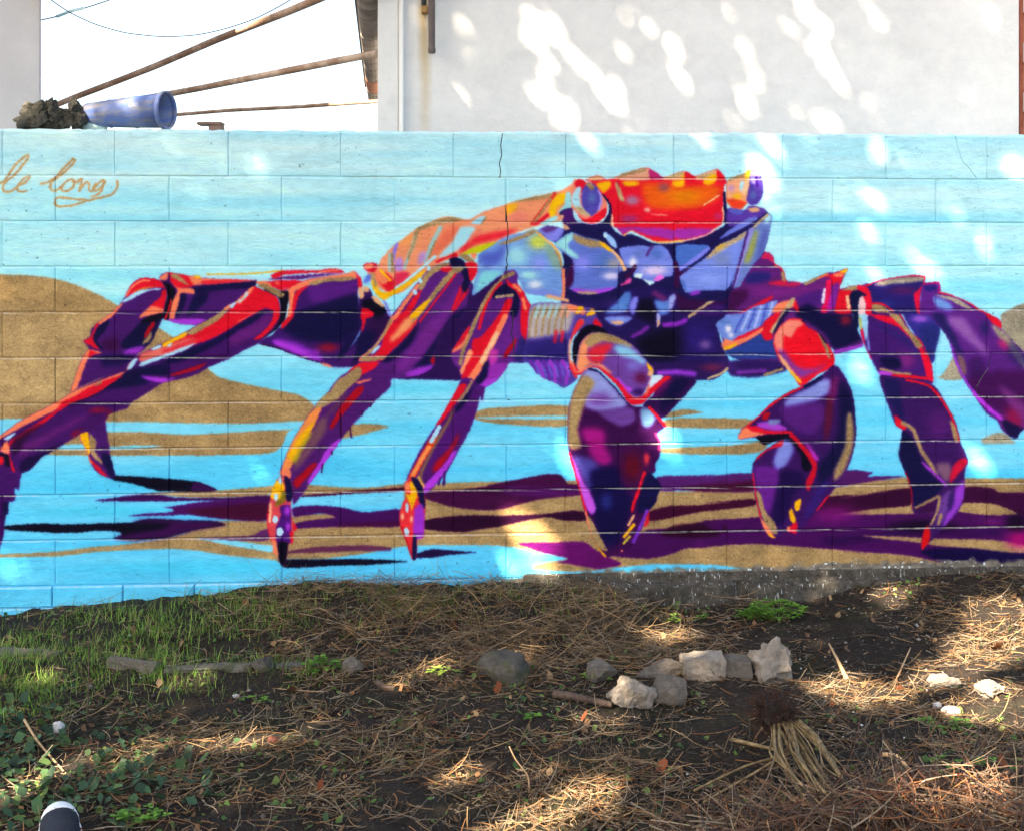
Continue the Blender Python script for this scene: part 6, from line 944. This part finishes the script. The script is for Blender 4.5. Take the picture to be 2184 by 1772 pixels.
# ------------------------------------------------------------------ unseen tree overhead, leaf gaps cut along sun rays to shape the dapples
r = np.random.default_rng(77); D = np.array(SD); n = 46000
k0 = r.random(n); T = np.zeros((n, 3)); a = k0 < .36; T[a] = np.stack([r.uniform(-3.4, 3.7, a.sum()), r.uniform(2.3, 5.6, a.sum()), np.full(a.sum(), -.1)], 1)
b = (k0 >= .36) & (k0 < .66); u_ = r.uniform(-.9, 5.6, b.sum()); T[b] = np.stack([AX + u_ * UX, AY + u_ * UY, r.uniform(-.1, 2.1, b.sum())], 1); c = k0 >= .66; u_ = r.uniform(-.6, 6.4, c.sum()); T[c] = np.stack([BX + u_ * UX, BY + u_ * UY, r.uniform(1.6, 3.9, c.sum())], 1)
P = T - D[None] * r.uniform(7.5, 10.0, n)[:, None] + r.normal(0, .1, (n, 3))
spots = []
def wspot(x, y, rad): u, z = px2u(x, y); spots.append((wp(float(u), float(z)), rad / 760))
def bspot(x, y, rad): spots.append((bp(*bpx(x, y)), rad / 930))
def gspot(x, y, rad): q = gp(x, y); spots.append((q, 2.6 * rad * q.y / F))
for q in [(540,338,15),(420,412,26),(1240,296,18),(1272,300,18),(1210,360,14),(1640,308,12),(1668,336,19),(1935,342,26),(2160,372,20),(1420,936,64),(1440,965,40),(1205,985,56),(1140,1200,84),(1120,1130,60),(1660,1205,30),(1835,1210,22),(30,1212,36),(470,1000,14),(1955,548,26),(1975,580,16),(2100,545,20),(2094,985,34),(2070,965,22),(2045,462,24),(1985,462,18),(1850,500,22),(1850,765,28),(1838,805,22),(1395,930,30),(2110,520,18),(560,1016,16),(1170,1160,34),(2130,430,18)]: wspot(*q)
for q in [(1120,40,40),(1148,66,44),(1160,20,26),(1168,120,16),(1150,195,34),(1180,232,38),(1210,252,26),(1290,190,26),(1298,222,32),(1275,262,24),(1320,200,18),(1230,120,14),(1350,85,22),(1430,110,26),(1436,140,24),(1380,60,18),(1495,25,16),(1550,20,22),(1610,150,26),(1620,180,22),(1575,190,26),(1600,225,22),(1720,20,44),(1745,60,30),(1770,88,26),(1700,82,18),(1772,140,30),(1795,170,28),(1740,105,22),(1675,246,15),(1735,232,20),(1780,268,22),(1690,110,14),(2052,108,15),(2020,144,12),(2060,196,14),(2118,38,16),(2130,60,14),(2075,12,14),(1880,45,14),(1870,262,16),(1580,272,14),(975,55,14),(1000,60,12),(980,215,9),(1940,290,20),(1500,70,16),(1330,20,16),(1860,15,16),(1230,205,16)]: bspot(*q)
for q in [(110,1672,30),(165,1650,34),(215,1630,36),(258,1612,30),(55,1690,26),(10,1702,24),(430,1592,14),(540,1584,17),(575,1574,15),(640,1572,16),(980,1650,18),(560,1722,18),(610,1712,26),(1110,1748,48),(1145,1712,52),(1195,1682,46),(1240,1690,38),(1285,1532,20),(1312,1540,16),(1505,1424,9),(1345,1484,9),(1440,1360,20),(1800,1472,32),(1842,1478,26),(1870,1492,18),(2005,1440,26),(2110,1395,40),(2155,1368,36),(2130,1500,38),(2170,1520,32),(2060,1370,22),(1905,1270,20),(2150,1290,30),(2100,1320,20),(1440,1322,10),(80,1452,12),(400,1452,16),(925,1424,12),(2130,1760,26),(2000,1762,16),(1905,1634,12)]: gspot(*q)
rs = random.Random(19)
for _ in range(34): bspot(rs.uniform(1000, 2160), rs.uniform(0, 285), rs.uniform(9, 15))
for _ in range(30): wspot(rs.uniform(1550, 2180), rs.uniform(300, 620), rs.uniform(10, 18))
pass
keep = np.ones(n, bool)
for q, rad in spots:
    w = P - np.array(q)[None]; tt = w @ D; dist = np.linalg.norm(w - tt[:, None] * D[None], axis=1); keep &= ~((dist < rad * .80 + .034 * r.random(n) + .010) & (tt < 0))
P = P[keep]; n = len(P); s = r.uniform(.055, .095, n); nr = r.normal(0, 1, (n, 3)); nr += -D[None] * 1.2; nr /= np.linalg.norm(nr, axis=1)[:, None]
ax = np.cross(nr, r.normal(0, 1, (n, 3))); ax /= np.linalg.norm(ax, axis=1)[:, None]; bx = np.cross(nr, ax)
shape = [(0, -1), (.5, -.3), (.42, .4), (0, 1.1), (-.42, .4), (-.5, -.3)]; V = np.stack([P + ax * (x * s)[:, None] + bx * (y * s)[:, None] for x, y in shape], 1).reshape(-1, 3); Fq = (np.arange(n) * 6)[:, None] + np.arange(6)[None]
cols = np.array([(.06, .12, .03), (.08, .15, .035), (.05, .09, .025)])[r.integers(0, 3, n)] * r.uniform(.8, 1.2, (n, 1))
tr = empty('shade_tree', (-4.6, -2.2, -.14)); tag(tr, 'broad leafy tree overhead behind the viewer that dapples the yard', 'tree')
cr = fastmesh('crown', V - np.array(tr.location)[None], Fq, M_LEAFG, np.repeat(cols, 6, 0), parent=tr)
v, f = [], []; tube(v, f, [(0, 0, -.1), (.05, .08, 1.2), (.15, .2, 2.6), (.3, .5, 4.0), (.5, .9, 5.6)], [.24, .19, .16, .13, .09], 12); obj('trunk', v, f, M_BARK, tr, True)
cp = P - np.array(tr.location)[None]; rl = random.Random(3)
for k in range(16):
    e = Vector(cp[rl.randrange(n)]); s0 = Vector((.15, .2, 2.6)).lerp(Vector((.5, .9, 5.6)), rl.random()); m_ = s0.lerp(e, .5) + Vector((0, 0, .35)); v, f = [], []; tube(v, f, [s0, s0.lerp(m_, .5) + Vector((0, 0, .1)), m_, m_.lerp(e, .6), e], [.05, .035, .022, .014, .006], 6); obj('limb', v, f, M_BARK, tr, True)
